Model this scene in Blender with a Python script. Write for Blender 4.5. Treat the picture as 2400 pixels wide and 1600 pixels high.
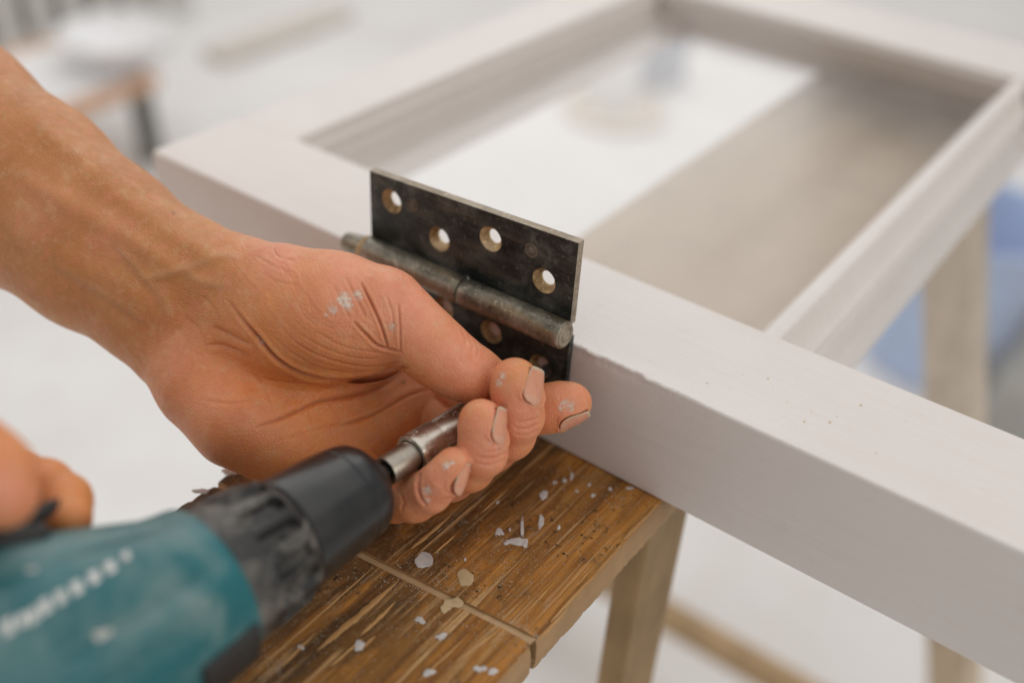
import bpy, bmesh, math, random
import numpy as np
from mathutils import Vector, Matrix
from mathutils.bvhtree import BVHTree

random.seed(7); np.random.seed(7)
scene = bpy.context.scene
for o in list(bpy.data.objects): bpy.data.objects.remove(o)

# ------------------------------------------------------------------ camera
# world: origin on the front top edge of the window frame at the hinge's right end, x along the
# near stile, y across the frame (away), z up; metres.
LENS = 36.604; FPX = 2440.28; CU, CV = 1200.0, 800.0
def _rot(a, b, g):
    Ra = np.array([[1,0,0],[0,math.cos(a),-math.sin(a)],[0,math.sin(a),math.cos(a)]])
    Rb = np.array([[math.cos(b),-math.sin(b),0],[math.sin(b),math.cos(b),0],[0,0,1]])
    Rg = np.array([[math.cos(g),-math.sin(g),0],[math.sin(g),math.cos(g),0],[0,0,1]])
    return Rg @ Ra @ Rb
RM = _rot(-0.95039216, -0.60440443, -0.06041298)       # world -> camera
CAM = np.array([0.7167253, -1.20933691, 1.0]) * 0.228
cam_data = bpy.data.cameras.new('camera'); cam = bpy.data.objects.new('camera', cam_data)
scene.collection.objects.link(cam); scene.camera = cam
cam.matrix_world = Matrix.Translation(Vector(CAM)) @ Matrix(RM.T.tolist()).to_4x4()
cam_data.lens = LENS; cam_data.sensor_width = 36; cam_data.sensor_fit = 'HORIZONTAL'
cam_data.clip_start = 0.01; cam_data.clip_end = 60
cam_data.dof.use_dof = True; cam_data.dof.focus_distance = 0.371; cam_data.dof.aperture_fstop = 2.9
cam_data.dof.aperture_blades = 0

# ------------------------------------------------------------------ light
world = bpy.data.worlds.new('World'); scene.world = world; world.use_nodes = True
bg = world.node_tree.nodes['Background']
bg.inputs['Color'].default_value = (1.0, 0.98, 0.955, 1); bg.inputs['Strength'].default_value = 0.44
def area(name, loc, target, size, size_y, power, col):
    l = bpy.data.lights.new(name, 'AREA'); l.shape = 'RECTANGLE'; l.size = size; l.size_y = size_y
    l.energy = power; l.color = col
    o = bpy.data.objects.new(name, l); scene.collection.objects.link(o); o.location = loc
    o.rotation_euler = (Vector(target) - Vector(loc)).to_track_quat('-Z', 'Y').to_euler()
    return o
area('ceiling_light', (0.3, 1.4, 3.6), (0.0, 0.3, 0.0), 5.0, 5.0, 58, (1.0, 0.98, 0.965))
area('side_light', (-2.0, 2.3, 1.8), (-0.1, 0.0, 0.0), 2.9, 2.4, 34, (1.0, 0.985, 0.97))
area('side_light', (-2.3, -1.1, 0.75), (-0.1, -0.05, -0.05), 1.8, 1.5, 13, (1.0, 0.92, 0.83))  # added fill lamp that brightens the palm, like bounce off the floor
area('side_light', (2.6, 0.0, 1.1), (0.0, 0.05, -0.05), 1.5, 1.4, 19, (1.0, 0.94, 0.86))

scene.view_settings.view_transform = 'Standard'; scene.view_settings.look = 'None'
scene.view_settings.gamma = 1; scene.view_settings.exposure = 0.0; scene.view_settings.use_curve_mapping = False
scene.render.engine = 'CYCLES'
scene.cycles.use_denoising = True
scene.cycles.max_bounces = 8; scene.cycles.diffuse_bounces = 4; scene.cycles.caustics_reflective = False

# ------------------------------------------------------------------ helpers
COL = scene.collection
def cam_ray(u, v): return np.array([(u-CU)/FPX, -(v-CV)/FPX, -1.0])
def pt(u, v, D): return CAM + RM.T @ (cam_ray(u, v) * D)
def cvec(x, y, z): return RM.T @ np.array([x, y, z], float)        # camera-axis direction -> world
def on_plane(u, v, axis, val):
    d = RM.T @ cam_ray(u, v); return CAM + d * ((val - CAM[axis]) / d[axis])

def set_props(o, label=None, cat=None, group=None, kind=None):
    if label: o['label'] = label
    if cat: o['category'] = cat
    if group: o['group'] = group
    if kind: o['kind'] = kind
    return o
def empty(name, loc=(0,0,0), label=None, cat=None, group=None):
    o = bpy.data.objects.new(name, None); COL.objects.link(o); o.location = loc; o.empty_display_size = .02
    return set_props(o, label, cat, group)
def link(name, mesh, mat=None, parent=None, smooth=False):
    o = bpy.data.objects.new(name, mesh); COL.objects.link(o)
    if mat is not None: mesh.materials.append(mat)
    if smooth: mesh.shade_smooth()
    if parent is not None:                                        # meshes are written in world coordinates
        o.parent = parent
        o.matrix_parent_inverse = Matrix.Translation(-Vector(parent.location)) if parent.parent is None else Matrix.Identity(4)
    return o
def bm_obj(name, bm, mat=None, parent=None, smooth=False):
    me = bpy.data.meshes.new(name); bmesh.ops.recalc_face_normals(bm, faces=bm.faces); bm.to_mesh(me); bm.free()
    return link(name, me, mat, parent, smooth)
def py_obj(name, verts, faces, mat=None, parent=None, smooth=False):
    me = bpy.data.meshes.new(name); me.from_pydata([tuple(map(float, v)) for v in verts], [], [tuple(map(int, f)) for f in faces]); me.update()
    bm = bmesh.new(); bm.from_mesh(me); bmesh.ops.recalc_face_normals(bm, faces=bm.faces); bm.to_mesh(me); bm.free()
    return link(name, me, mat, parent, smooth)
def box_bm(x0, x1, y0, y1, z0, z1, bevel=0.0, seg=2, bm=None):
    bm2 = bmesh.new(); bmesh.ops.create_cube(bm2, size=1.0)
    for v in bm2.verts:
        v.co = ((x0+x1)/2 + v.co.x*(x1-x0), (y0+y1)/2 + v.co.y*(y1-y0), (z0+z1)/2 + v.co.z*(z1-z0))
    if bevel: bmesh.ops.bevel(bm2, geom=list(bm2.edges), offset=bevel, segments=seg, profile=0.5, affect='EDGES')
    return bm2
def box(name, x0, x1, y0, y1, z0, z1, mat, parent=None, bevel=0.0, seg=2, smooth=False):
    return bm_obj(name, box_bm(x0, x1, y0, y1, z0, z1, bevel, seg), mat, parent, smooth)
def frame_from(d, hint=(0,0,1)):
    d = np.asarray(d, float); d = d/np.linalg.norm(d); h = np.asarray(hint, float)
    if abs(h@d) > .999*np.linalg.norm(h): h = np.array([1.0, 0, 0])
    a = h - d*(h@d); a /= np.linalg.norm(a); b = np.cross(d, a)
    return d, a, b
def beam(name, A, B, w, t, hint, mat, parent=None, bevel=0.002):
    d, a, b = frame_from(np.asarray(B)-np.asarray(A), hint); L = np.linalg.norm(np.asarray(B)-np.asarray(A))
    bm = box_bm(0, L, -w/2, w/2, -t/2, t/2, bevel)
    m = np.stack([d, a, b], 1)
    for v in bm.verts: v.co = Vector(np.asarray(A) + m @ np.array(v.co))
    return bm_obj(name, bm, mat, parent)
def lathe(name, O, d, prof, n, mat, parent=None, smooth=True, hint=(0,0,1), rfun=None, closed=True):
    """revolve (s, r) profile round the line O + s d"""
    d, a, b = frame_from(d, hint); V = []; F = []
    O = np.asarray(O, float)
    for (s, r) in prof:
        for k in range(n):
            th = 2*math.pi*k/n; rr = r if rfun is None else rfun(s, th, r)
            V.append(O + d*s + (a*math.cos(th) + b*math.sin(th))*rr)
    m = len(prof)
    for i in range(m-1):
        for k in range(n):
            F.append((i*n+k, i*n+(k+1) % n, (i+1)*n+(k+1) % n, (i+1)*n+k))
    if closed:
        F.append(tuple(range(n))[::-1]); F.append(tuple((m-1)*n+k for k in range(n)))
    o = py_obj(name, V, F, mat, parent, smooth)
    return o
def auto_smooth(o, deg=35):
    me = o.data; me.shade_smooth()
    try: me.set_sharp_from_angle(angle=math.radians(deg))
    except Exception: pass
    return o

# ------------------------------------------------------------------ material helpers
class NB:
    def __init__(s, name):
        s.m = bpy.data.materials.new(name); s.m.use_nodes = True
        s.nt = s.m.node_tree; s.n = s.nt.nodes; s.l = s.nt.links; s.n.clear()
        s.out = s.n.new('ShaderNodeOutputMaterial'); s.b = s.n.new('ShaderNodeBsdfPrincipled')
        s.l.new(s.b.outputs[0], s.out.inputs['Surface'])
        s.tc = s.n.new('ShaderNodeTexCoord')
    def set(s, **k):
        for a, v in k.items():
            i = s.b.inputs[a.replace('_', ' ')]
            if isinstance(v, bpy.types.NodeSocket): s.l.new(v, i)
            else: i.default_value = v if not (isinstance(v, tuple) and len(v) == 3 and i.type == 'RGBA') else v + (1,)
        return s
    def _in(s, sock, v):
        if isinstance(v, bpy.types.NodeSocket): s.l.new(v, sock)
        elif isinstance(v, tuple) and len(v) == 3 and sock.type == 'RGBA': sock.default_value = v + (1,)
        else: sock.default_value = v
    def map(s, scale=(1,1,1), rot=(0,0,0), loc=(0,0,0), src='Object', vec=None):
        n = s.n.new('ShaderNodeMapping'); s.l.new(vec if vec is not None else s.tc.outputs[src], n.inputs[0])
        n.inputs['Scale'].default_value = scale; n.inputs['Rotation'].default_value = rot; n.inputs['Location'].default_value = loc
        return n.outputs[0]
    def noise(s, vec, scale, detail=4, rough=.55, dist=0.0, out='Fac'):
        n = s.n.new('ShaderNodeTexNoise'); s.l.new(vec, n.inputs['Vector']); n.inputs['Scale'].default_value = scale
        n.inputs['Detail'].default_value = detail; n.inputs['Roughness'].default_value = rough; n.inputs['Distortion'].default_value = dist
        return n.outputs[out]
    def voronoi(s, vec, scale, feature='F1', out='Distance', rand=1.0):
        n = s.n.new('ShaderNodeTexVoronoi'); n.feature = feature; s.l.new(vec, n.inputs['Vector']); n.inputs['Scale'].default_value = scale
        n.inputs['Randomness'].default_value = rand
        return n.outputs[out]
    def wave(s, vec, scale, dist=2., detail=2, dscale=1.):
        n = s.n.new('ShaderNodeTexWave'); s.l.new(vec, n.inputs['Vector']); n.inputs['Scale'].default_value = scale
        n.inputs['Distortion'].default_value = dist; n.inputs['Detail'].default_value = detail; n.inputs['Detail Scale'].default_value = dscale
        return n.outputs['Fac']
    def ramp(s, fac, stops, interp='LINEAR'):
        n = s.n.new('ShaderNodeValToRGB'); s.l.new(fac, n.inputs[0]); e = n.color_ramp.elements; n.color_ramp.interpolation = interp
        while len(e) < len(stops): e.new(0.5)
        for i, (p, c) in enumerate(stops):
            e[i].position = p; e[i].color = (c + (1,)) if isinstance(c, tuple) else (c, c, c, 1)
        return n.outputs[0]
    def mix(s, fac, a, b, mode='MIX'):
        n = s.n.new('ShaderNodeMix'); n.data_type = 'RGBA'; n.blend_type = mode
        s._in(n.inputs[0], fac); s._in(n.inputs[6], a); s._in(n.inputs[7], b); return n.outputs[2]
    def math(s, op, a, b=0.0, clamp=False):
        n = s.n.new('ShaderNodeMath'); n.operation = op; n.use_clamp = clamp; s._in(n.inputs[0], a); s._in(n.inputs[1], b); return n.outputs[0]
    def attr(s, name, out='Fac'):
        n = s.n.new('ShaderNodeAttribute'); n.attribute_name = name; return n.outputs[out]
    def bump(s, h, strength=.3, dist=.001, normal=None):
        n = s.n.new('ShaderNodeBump'); s.l.new(h, n.inputs['Height']); n.inputs['Strength'].default_value = strength
        n.inputs['Distance'].default_value = dist
        if normal is not None: s.l.new(normal, n.inputs['Normal'])
        return n.outputs[0]

def simple(name, col, rough=.5, metal=0., var=.12, nscale=30., bump=0., bscale=200.):
    b = NB(name); v = b.map(); n = b.noise(v, nscale, 5)
    lo = tuple(c*(1-var) for c in col); hi = tuple(min(1, c*(1+var)) for c in col)
    b.set(Base_Color=b.ramp(n, [(.3, lo), (.7, hi)]), Roughness=rough, Metallic=metal)
    if bump: b.set(Normal=b.bump(b.noise(v, bscale, 4), bump, .0005))
    return b.m

# painted white timber
def mat_white_paint():
    b = NB('white_paint'); v = b.map()
    vs = b.map(scale=(12, 260, 260)); brush = b.noise(vs, 1.0, 4, .6)
    blot = b.noise(v, 22, 4)
    col = b.ramp(blot, [(.3, (.715, .668, .640)), (.7, (.75, .702, .675))])
    col = b.mix(b.ramp(brush, [(.46, 0.), (.72, .28)]), col, (.66, .605, .56)); col = b.mix(b.ramp(b.noise(b.map(loc=(.3, .1, 0)), 60, 5, .7), [(.58, 0.), (.75, .35)]), col, (.62, .57, .52))
    fine = b.voronoi(v, 420); speck = b.ramp(fine, [(.0, 1.), (.045, 0.)])
    gate = b.ramp(b.noise(v, 60, 2), [(.62, 0.), (.68, 1.)])
    col = b.mix(b.math('MULTIPLY', b.math('MULTIPLY', speck, gate), .35), col, (.45, .36, .24))
    b.set(Base_Color=col, Roughness=.46, Specular_IOR_Level=.4)
    vy = b.map(scale=(260, 12, 260)); brush2 = b.noise(vy, 1.0, 4, .6)
    hh = b.math('ADD', b.math('MULTIPLY', brush, .8), b.math('MULTIPLY', b.noise(v, 500, 3), .35))
    b.set(Normal=b.bump(hh, .6, .0005))
    return b.m
PAINT = mat_white_paint()

def mat_bench_wood():
    b = NB('worn_varnished_wood'); v = b.map()
    sx = b.n.new('ShaderNodeSeparateXYZ'); b.l.new(v, sx.inputs[0]); X = sx.outputs[0]
    grain = b.noise(b.map(scale=(190, 6, 40)), 1.0, 6, .66, .7)
    fineg = b.noise(b.map(scale=(1100, 22, 90)), 1.0, 4, .65)
    col = b.ramp(grain, [(.28, (.20, .078, .014)), (.44, (.40, .158, .026)), (.58, (.55, .24, .045)), (.75, (.65, .345, .092))])
    col = b.mix(b.ramp(fineg, [(.36, .40), (.50, 0.)]), col, (.11, .050, .016))
    # grime soaked into the top, heavier away from the right-hand arris
    side = b.ramp(b.math('ADD', b.math('MULTIPLY', X, 9.), .5), [(.0, 1.), (.55, .75), (.92, .15)])
    big = b.noise(b.map(scale=(1.6, .55, 1)), 34, 6, .68, .5)
    gm = b.math('MULTIPLY', b.ramp(big, [(.36, 0.), (.54, 1.)]), side)
    col = b.mix(b.math('MULTIPLY', gm, .86), col, (.040, .025, .012))
    blot = b.noise(v, 75, 5, .7); col = b.mix(b.ramp(blot, [(.55, 0.), (.68, .65)]), col, (.085, .052, .022))
    # torn pale slivers along the grain
    def sliver(loc, sc, lo_, hi_, gsc):
        t = b.noise(b.map(scale=sc, loc=loc), 1., 2, .5, .15); g = b.ramp(b.noise(b.map(loc=loc), gsc, 3, .6), [(.43, 0.), (.50, 1.)])
        return b.math('MULTIPLY', b.ramp(t, [(lo_, 0.), (hi_, 1.)]), g)
    tm = b.math('MAXIMUM', b.math('MULTIPLY', sliver((3.1, 1.7, 0), (330, 10, 30), .60, .625, 17), b.ramp(side, [(.1, .35), (.5, 1.)])), b.math('MULTIPLY', sliver((7.7, 4.2, 0), (900, 16, 30), .60, .63, 20), .55))
    col = b.mix(b.math('MULTIPLY', tm, .88), col, b.ramp(fineg, [(.3, (.42, .23, .085)), (.7, (.66, .42, .20))]))
    # ground-in dust and sprayed paint
    dust = b.noise(v, 520, 4, .8); dg = b.ramp(b.noise(v, 24, 5, .7), [(.40, 0.), (.62, 1.)])
    dm = b.math('MULTIPLY', b.ramp(dust, [(.50, 0.), (.62, 1.)]), dg)
    col = b.mix(b.math('MULTIPLY', dm, .34), col, (.50, .36, .20))
    sp = b.voronoi(v, 680); sg = b.ramp(b.noise(v, 40, 3), [(.46, 0.), (.58, 1.)])
    sm = b.math('MULTIPLY', b.ramp(sp, [(.13, 1.), (.20, 0.)]), sg)
    col = b.mix(b.math('MULTIPLY', sm, .75), col, (.64, .59, .52))
    smear = b.math('MULTIPLY', b.ramp(b.noise(b.map(scale=(2, .8, 1), loc=(.4, .2, 0)), 42, 6, .75), [(.60, 0.), (.72, 1.)]), .45)
    col = b.mix(smear, col, (.60, .55, .49))
    blk = b.math('MULTIPLY', b.ramp(b.noise(v, 420, 3, .6), [(.60, 0.), (.66, 1.)]), b.ramp(b.noise(b.map(loc=(.31, .17, 0)), 30, 3), [(.50, 0.), (.60, 1.)]))
    col = b.mix(b.math('MULTIPLY', blk, .9), col, (.013, .013, .012))
    h = b.math('ADD', b.math('MULTIPLY', grain, .5), b.math('MULTIPLY', fineg, .7))
    h = b.math('SUBTRACT', h, b.math('MULTIPLY', tm, .8)); h = b.math('ADD', h, b.math('MULTIPLY', b.math('ADD', dm, sm), .35))
    b.set(Base_Color=col, Roughness=b.ramp(grain, [(.3, .52), (.7, .72)]), Specular_IOR_Level=.3, Normal=b.bump(h, .8, .0009))
    return b.m
BENCH = mat_bench_wood()
def mat_raw_wood(name, c0, c1, sc=(60, 60, 4), rough=.65, stain=.35):
    b = NB(name); g = b.noise(b.map(scale=sc), 1., 5, .6, .5)
    st = b.noise(b.map(), 25, 4)
    col = b.ramp(g, [(.3, c0), (.7, c1)]); col = b.mix(b.ramp(st, [(.4, stain), (.6, 0.)]), col, tuple(c*.5 for c in c0))
    b.set(Base_Color=col, Roughness=rough, Normal=b.bump(g, .4, .0008)); return b.m
STRETCH = mat_raw_wood('stretcher_wood', (.44, .29, .15), (.56, .39, .22), (5, 60, 60))
PALEBOARD = mat_raw_wood('hazed_board', (.46, .355, .255), (.56, .45, .335), (40, 5, 40), .5, .12)  # bench wood paled: haze of the glass put into the colour
LEGWOOD = mat_raw_wood('bench_leg_wood', (.27, .165, .065), (.40, .26, .12))
EDGEWOOD = mat_raw_wood('bench_edge_wood', (.30, .165, .065), (.46, .285, .13), (60, 5, 60))
PALEWOOD = mat_raw_wood('sawn_pale_wood', (.40, .26, .13), (.55, .38, .21), (60, 5, 60))
FARWOOD = mat_raw_wood('far_wood', (.54, .42, .29), (.66, .54, .40), (60, 60, 5))  # leg wood made paler, with the veil of the glass in its colour
RAWFIB = mat_raw_wood('torn_raw_fibre', (.42, .215, .07), (.60, .36, .145), (500, 14, 60), .7, .05)
WPAINT = simple('dried_white_paint', (.58, .555, .535), .65, 0, .16, 260, .3, 900)
CPAINT = simple('dried_cream_paint', (.52, .39, .22), .6, 0, .12, 300, .3, 900)

# ================================================================== setting
ZF = -0.75
def mat_floor():
    b = NB('pale_floor'); v = b.map()
    n1 = b.noise(v, 2.2, 4, .6); n2 = b.noise(v, 14, 4)
    col = b.ramp(n1, [(.35, (.70, .685, .675)), (.65, (.79, .783, .777))])
    col = b.mix(b.ramp(n2, [(.45, 0.), (.7, .25)]), col, (.64, .585, .53))
    b.set(Base_Color=col, Roughness=.55, Normal=b.bump(n2, .2, .01)); return b.m
set_props(box('floor', -9, 9, -7, 12, ZF-.1, ZF, mat_floor()), kind='structure')

# value noise for edge wear
def vnoise(x, seed=0):
    x = np.asarray(x, float); i = np.floor(x).astype(int); f = x - i; f = f*f*(3-2*f)
    def hsh(k): 
        v = np.sin(k*127.1 + seed*311.7)*43758.5453; return v - np.floor(v)
    return hsh(i)*(1-f) + hsh(i+1)*f
def fbm(x, seed=0): return vnoise(x, seed)*.55 + vnoise(x*2.13, seed+1)*.3 + vnoise(x*4.7, seed+2)*.15

def extrude_profile(name, prof, stations, along, mat, parent, disp=None, smooth_deg=40):
    """prof: closed list of (a, z); along 'x' or 'y'; disp(a, z, s) -> (a, z)"""
    n = len(prof); V = []; F = []
    for s in stations:
        for (a, z) in prof:
            aa, zz = (a, z) if disp is None else disp(a, z, s)
            V.append((s, aa, zz) if along == 'x' else (aa, s, zz))
    for i in range(len(stations)-1):
        for k in range(n):
            F.append((i*n+k, i*n+(k+1) % n, (i+1)*n+(k+1) % n, (i+1)*n+k))
    F.append(tuple(range(n))); F.append(tuple((len(stations)-1)*n+k for k in range(n))[::-1])
    o = auto_smooth(py_obj(name, V, F, mat, parent), smooth_deg)
    wn = o.modifiers.new('weighted', 'WEIGHTED_NORMAL'); wn.keep_sharp = True; wn.weight = 90
    return o

# ================================================================== window frame on the bench
FW, FH = 0.0567, 0.0525
frame = empty('window_sash', (0.2, 0.24, -FH), 'white painted wooden window frame lying flat across the stained bench', 'window frame')
def rnd(cy, cz, r, a0, a1, n=5):
    return [(cy + r*math.cos(math.radians(a0+(a1-a0)*i/n)), cz + r*math.sin(math.radians(a0+(a1-a0)*i/n))) for i in range(n+1)]
# near stile with the chipped front arris beside the hinge
R0 = .0013
prof = ([(0.0, -FH+.001), (0.0, -.03), (0.0, -.02), (0.0, -.012), (0.0, -.008), (0, -.0065), (0.0, -.005), (0, -.0042), (0.0, -.0035), (0, -.0028), (0.0, -.0022)] + rnd(R0, -R0, R0, 180, 90)
        + [(.0022, 0), (.003, 0), (.004, 0), (.005, 0), (.006, 0), (.008, 0), (.012, 0), (.02, 0), (.04, 0)] + rnd(FW-R0, -R0, R0, 90, 0)
        + [(FW, -.03), (FW, -FH+.001), (FW-.001, -FH), (.001, -FH)])
def chip(y, z, x):
    yy, zz = y, z
    w = max(0., min(1., (x+.002)/.004))*max(0., min(1., (.062-x)/.022))          # where the arris is torn
    if z > -.011 and y < .013:
        k = math.exp(-((y*260)**2)) if z > -.0012 else math.exp(-(((z+.0012)*420)**2))
        e = float(fbm(x*420, 3)); e2 = float(fbm(x*1300, 9)); e3 = float(vnoise(x*110, 5))
        if z > -.0012:
            zz += w*k*(.0009*(e-.30) + .0003*(e2-.5) + .0006*e3)
            yy += w*(1-min(1, y/.004))*(.0007*(e-.35) + .0007*(e3-.2))*(1 if y < .004 else 0)
        else:
            yy += w*k*(.0003 + .0014*e3*e - .0004*e2)
        g = .00010*(float(fbm(x*300, 21))-.5)
        yy += g if y < .002 else 0; zz += g if z > -.002 else 0
    return yy, zz
st = list(np.arange(-.2461, -.012, .012)) + list(np.arange(-.012, .06, .0006)) + list(np.arange(.062, .8, .01))
near_stile = extrude_profile('stile', prof, st, 'x', PAINT, frame, chip, 60)
# left rail (x, z): moulded inner edge
lp = [(-.2461, -FH), (-.2461, -R0)] + rnd(-.2461+R0, -R0, R0, 180, 90) + [(-.2075, 0), (-.206, -.001), (-.206, -.008), (-.2046, -.0095), (-.2046, -.0125), (-.2062, -.0145), (-.2058, -.022), (-.2042, -.027), (-.2042, -.031), (-.2055, -.033), (-.2055, -FH)]
extrude_profile('rail', [(x, z+.00012) for x, z in lp], [FW-.004, .2, .43, .487], 'y', PAINT, frame)
# far stile (y, z)
fp = [(.418, -.001), (.419, 0), (.485, 0), (.487, -.002), (.487, -FH), (.475, -FH), (.475, -.027), (.431, -.025), (.430, -.0205), (.425, -.015), (.4225, -.009), (.418, -.007)]
extrude_profile('stile', fp, [-.2055, .1, .4, .8], 'x', PAINT, frame)
# glazing bars (x, z)
def glazing_bar(x0):
    right = [(.0055, -.0012), (.0068, -.0022), (.0072, -.0055), (.0082, -.0100), (.0100, -.0140), (.0122, -.0158), (.0140, -.0162), (.0146, -.0180), (.0158, -.0330), (.0172, -.0352), (.0205, -.0368), (.0222, -.0392), (.0222, -.0450)]
    mid = .0028
    left = [(2*mid-x, z) for (x, z) in right[::-1]]
    p = [(x0+x, z) for (x, z) in left + right]
    extrude_profile('glazing_bar', p, [FW+.0001, .15, .3, .4179], 'y', PAINT, frame, None, 50)
glazing_bar(.0532); glazing_bar(.36)
# dusty glass in both lights
def mat_glass():
    b = NB('dusty_glass'); v = b.map(); nt = b.nt
    fr = b.n.new('ShaderNodeFresnel'); fr.inputs[0].default_value = 1.38
    tr = b.n.new('ShaderNodeBsdfTransparent'); gl = b.n.new('ShaderNodeBsdfGlossy'); gl.inputs['Roughness'].default_value = .16; df = b.n.new('ShaderNodeBsdfDiffuse')
    df.inputs[0].default_value = (.80, .77, .75, 1)
    m1 = b.n.new('ShaderNodeMixShader'); m2 = b.n.new('ShaderNodeMixShader')
    film = b.ramp(b.noise(b.map(scale=(1, .35, 1), rot=(0, 0, .5)), 9, 4, .6, .6), [(.35, .05), (.7, .13)])
    b.l.new(film, m1.inputs[0]); b.l.new(tr.outputs[0], m1.inputs[1]); b.l.new(df.outputs[0], m1.inputs[2])
    geo = b.n.new('ShaderNodeNewGeometry'); b.l.new(b.math('MULTIPLY', fr.outputs[0], b.math('SUBTRACT', 1.0, geo.outputs['Backfacing'])), m2.inputs[0]); b.l.new(m1.outputs[0], m2.inputs[1]); b.l.new(gl.outputs[0], m2.inputs[2])
    b.l.new(m2.outputs[0], b.out.inputs['Surface']); return b.m
GLASS = mat_glass()
for (x0, x1) in [(-.2058, .0500), (.0620, .3560)]: box('pane', x0, x1, FW-.006, .432, -.0225, -.0195, GLASS, frame)
# sawdust grains stuck on the stile
bm = bmesh.new()
for (u, v, r) in [(1945,989,4.5),(1942,1007,0),(2018,949,5),(1885,988,4),(1657,897,3.5),(1800,887,4),(2054,1062,3.2),(1962,976,2.5),(1901,963,2),(1845,942,2),(1741,877,2),(1868,887,2),(2124,986,2),(1372,745,2.5),(1395,800,2.2),(1710,908,1.6),(1690,905,1.4),(1812,905,1.5),(1990,1010,1.4)]:
    if not r: continue
    P = on_plane(u, v, 2, 0.0); rr = r*.42/FPX
    res = bmesh.ops.create_icosphere(bm, subdivisions=1, radius=rr*.62)
    for w in res['verts']:
        w.co = Vector((w.co.x*random.uniform(.8, 1.3), w.co.y*random.uniform(.8, 1.3), w.co.z*.35)) + Vector((P[0], P[1], rr*.12))
sd = bm_obj('sawdust', bm, simple('sawdust', (.64, .49, .30), .8), frame); sd['kind'] = 'stuff'

# ================================================================== bench
ZT = -FH; TH = .018; XL, XR = -.092, .0475
bench = empty('bench', (-.02, .2, ZF), 'long narrow stained wooden bench spattered with white paint under the frame', 'bench')
def plank(y0, y1, name, skew0, skew1, fine, mat=None):
    ys = np.arange(y0, y1, fine); ys[-1] = y1
    n = 9; prof = [(XL, ZT-TH), (XL, ZT-TH*.5), (XL, ZT-.0025), (XL+.0007, ZT-.0007), (XL+.0025, ZT)]
    xs = np.linspace(XL+.01, XR-.012, 12); prof += [(x, ZT) for x in xs]
    prof += [(XR-.007, ZT), (XR-.0045, ZT), (XR-.0028, ZT-.0002), (XR-.0014, ZT-.0008), (XR-.0005, ZT-.0018), (XR, ZT-.0035), (XR, ZT-.007), (XR, ZT-.012), (XR, ZT-.0155), (XR-.0006, ZT-TH)]
    V = []; F = []; m = len(prof)
    for y in ys:
        e = float(fbm(y*160, 31)); e2 = float(fbm(y*520, 37)); e3 = float(vnoise(y*70, 41)); e4 = float(fbm(y*380, 51))
        t = (y-y0)/(y1-y0); sk = skew0*(1-t) + skew1*t
        for (x, z) in prof:
            xx, zz = x, z
            if x > XR-.005:
                wear = .0015*(e-.38) + .0009*(e2-.5)
                if z > ZT-.004: zz -= max(0, wear)*((x-(XR-.006))/.006); xx -= max(0, wear)*.7
                if z < ZT-.013: xx -= .0012*max(0, e4-.50) ; zz += .0022*max(0, e3-.60)*(1 if z < ZT-.016 else .3) + .0009*(e2-.5) + .0005*(float(fbm(y*1500, 57))-.5)
            if x < XL+.003: xx += .0025*max(0, e-.4); zz -= .0014*max(0, e2-.4)
            if ZT-.0001 < z and x < XR-.006: zz -= .00035*float(vnoise(x*300+y*9, 61))
            V.append((xx, y + sk*xx, zz))
    for i in range(len(ys)-1):
        for k in range(m-1): F.append((i*m+k, i*m+k+1, (i+1)*m+k+1, (i+1)*m+k))
        F.append((i*m+m-1, i*m, (i+1)*m, (i+1)*m+m-1))
    F.append(tuple(range(m))); F.append(tuple((len(ys)-1)*m+k for k in range(m))[::-1])
    o = py_obj(name, V, F, mat or BENCH, bench); o.data.materials.append(EDGEWOOD)
    for p in o.data.polygons:
        if abs(p.normal.x) > .8 or p.normal.z < -.5 or abs(p.normal.y) > .8: p.material_index = 1
    return auto_smooth(o, 50)
plank(-.46, -.0913, 'board', 0, .1206, .0015)
plank(-.0881, .0285, 'board', .1206, 0, .0015)
plank(.0290, .66, 'board', 0, 0, .003, PALEBOARD)  # same plank carried on, split for its haze-paled colour
# pale sawn strip in the joint between the two boards
me_v = []; 
for x in np.linspace(XL+.003, XR-.0005, 60):
    j = .0003*(float(fbm(x*700, 71))-.5)
    me_v += [(x, -.0914+.1206*x, ZT-.0009+j), (x, -.0880+.1206*x, ZT-.0014-j), (x, -.0880+.1206*x, ZT-.012), (x, -.0914+.1206*x, ZT-.012)]
F = []
for i in range(59):
    for k in range(4): F.append((i*4+k, i*4+(k+1) % 4, i*4+4+(k+1) % 4, i*4+4+k))
py_obj('joint_strip', me_v, F, PALEWOOD, bench)
# legs and stretcher
beam('leg', (.0385, .0185, ZT-TH), (.0385, .013, ZF), .038, .013, (0, 1, 0), LEGWOOD, bench)
beam('leg', (.034, .425, ZT-TH), (.235, .425, ZF), .042, .034, (0, 1, 0), FARWOOD, bench)
beam('leg', (-.076, .425, ZT-TH), (-.28, .425, ZF), .042, .034, (0, 1, 0), LEGWOOD, bench)
beam('stretcher', (-.24, .452, -.665), (.205, .452, -.665), .036, .018, (0, 0, 1), STRETCH, bench)
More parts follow.
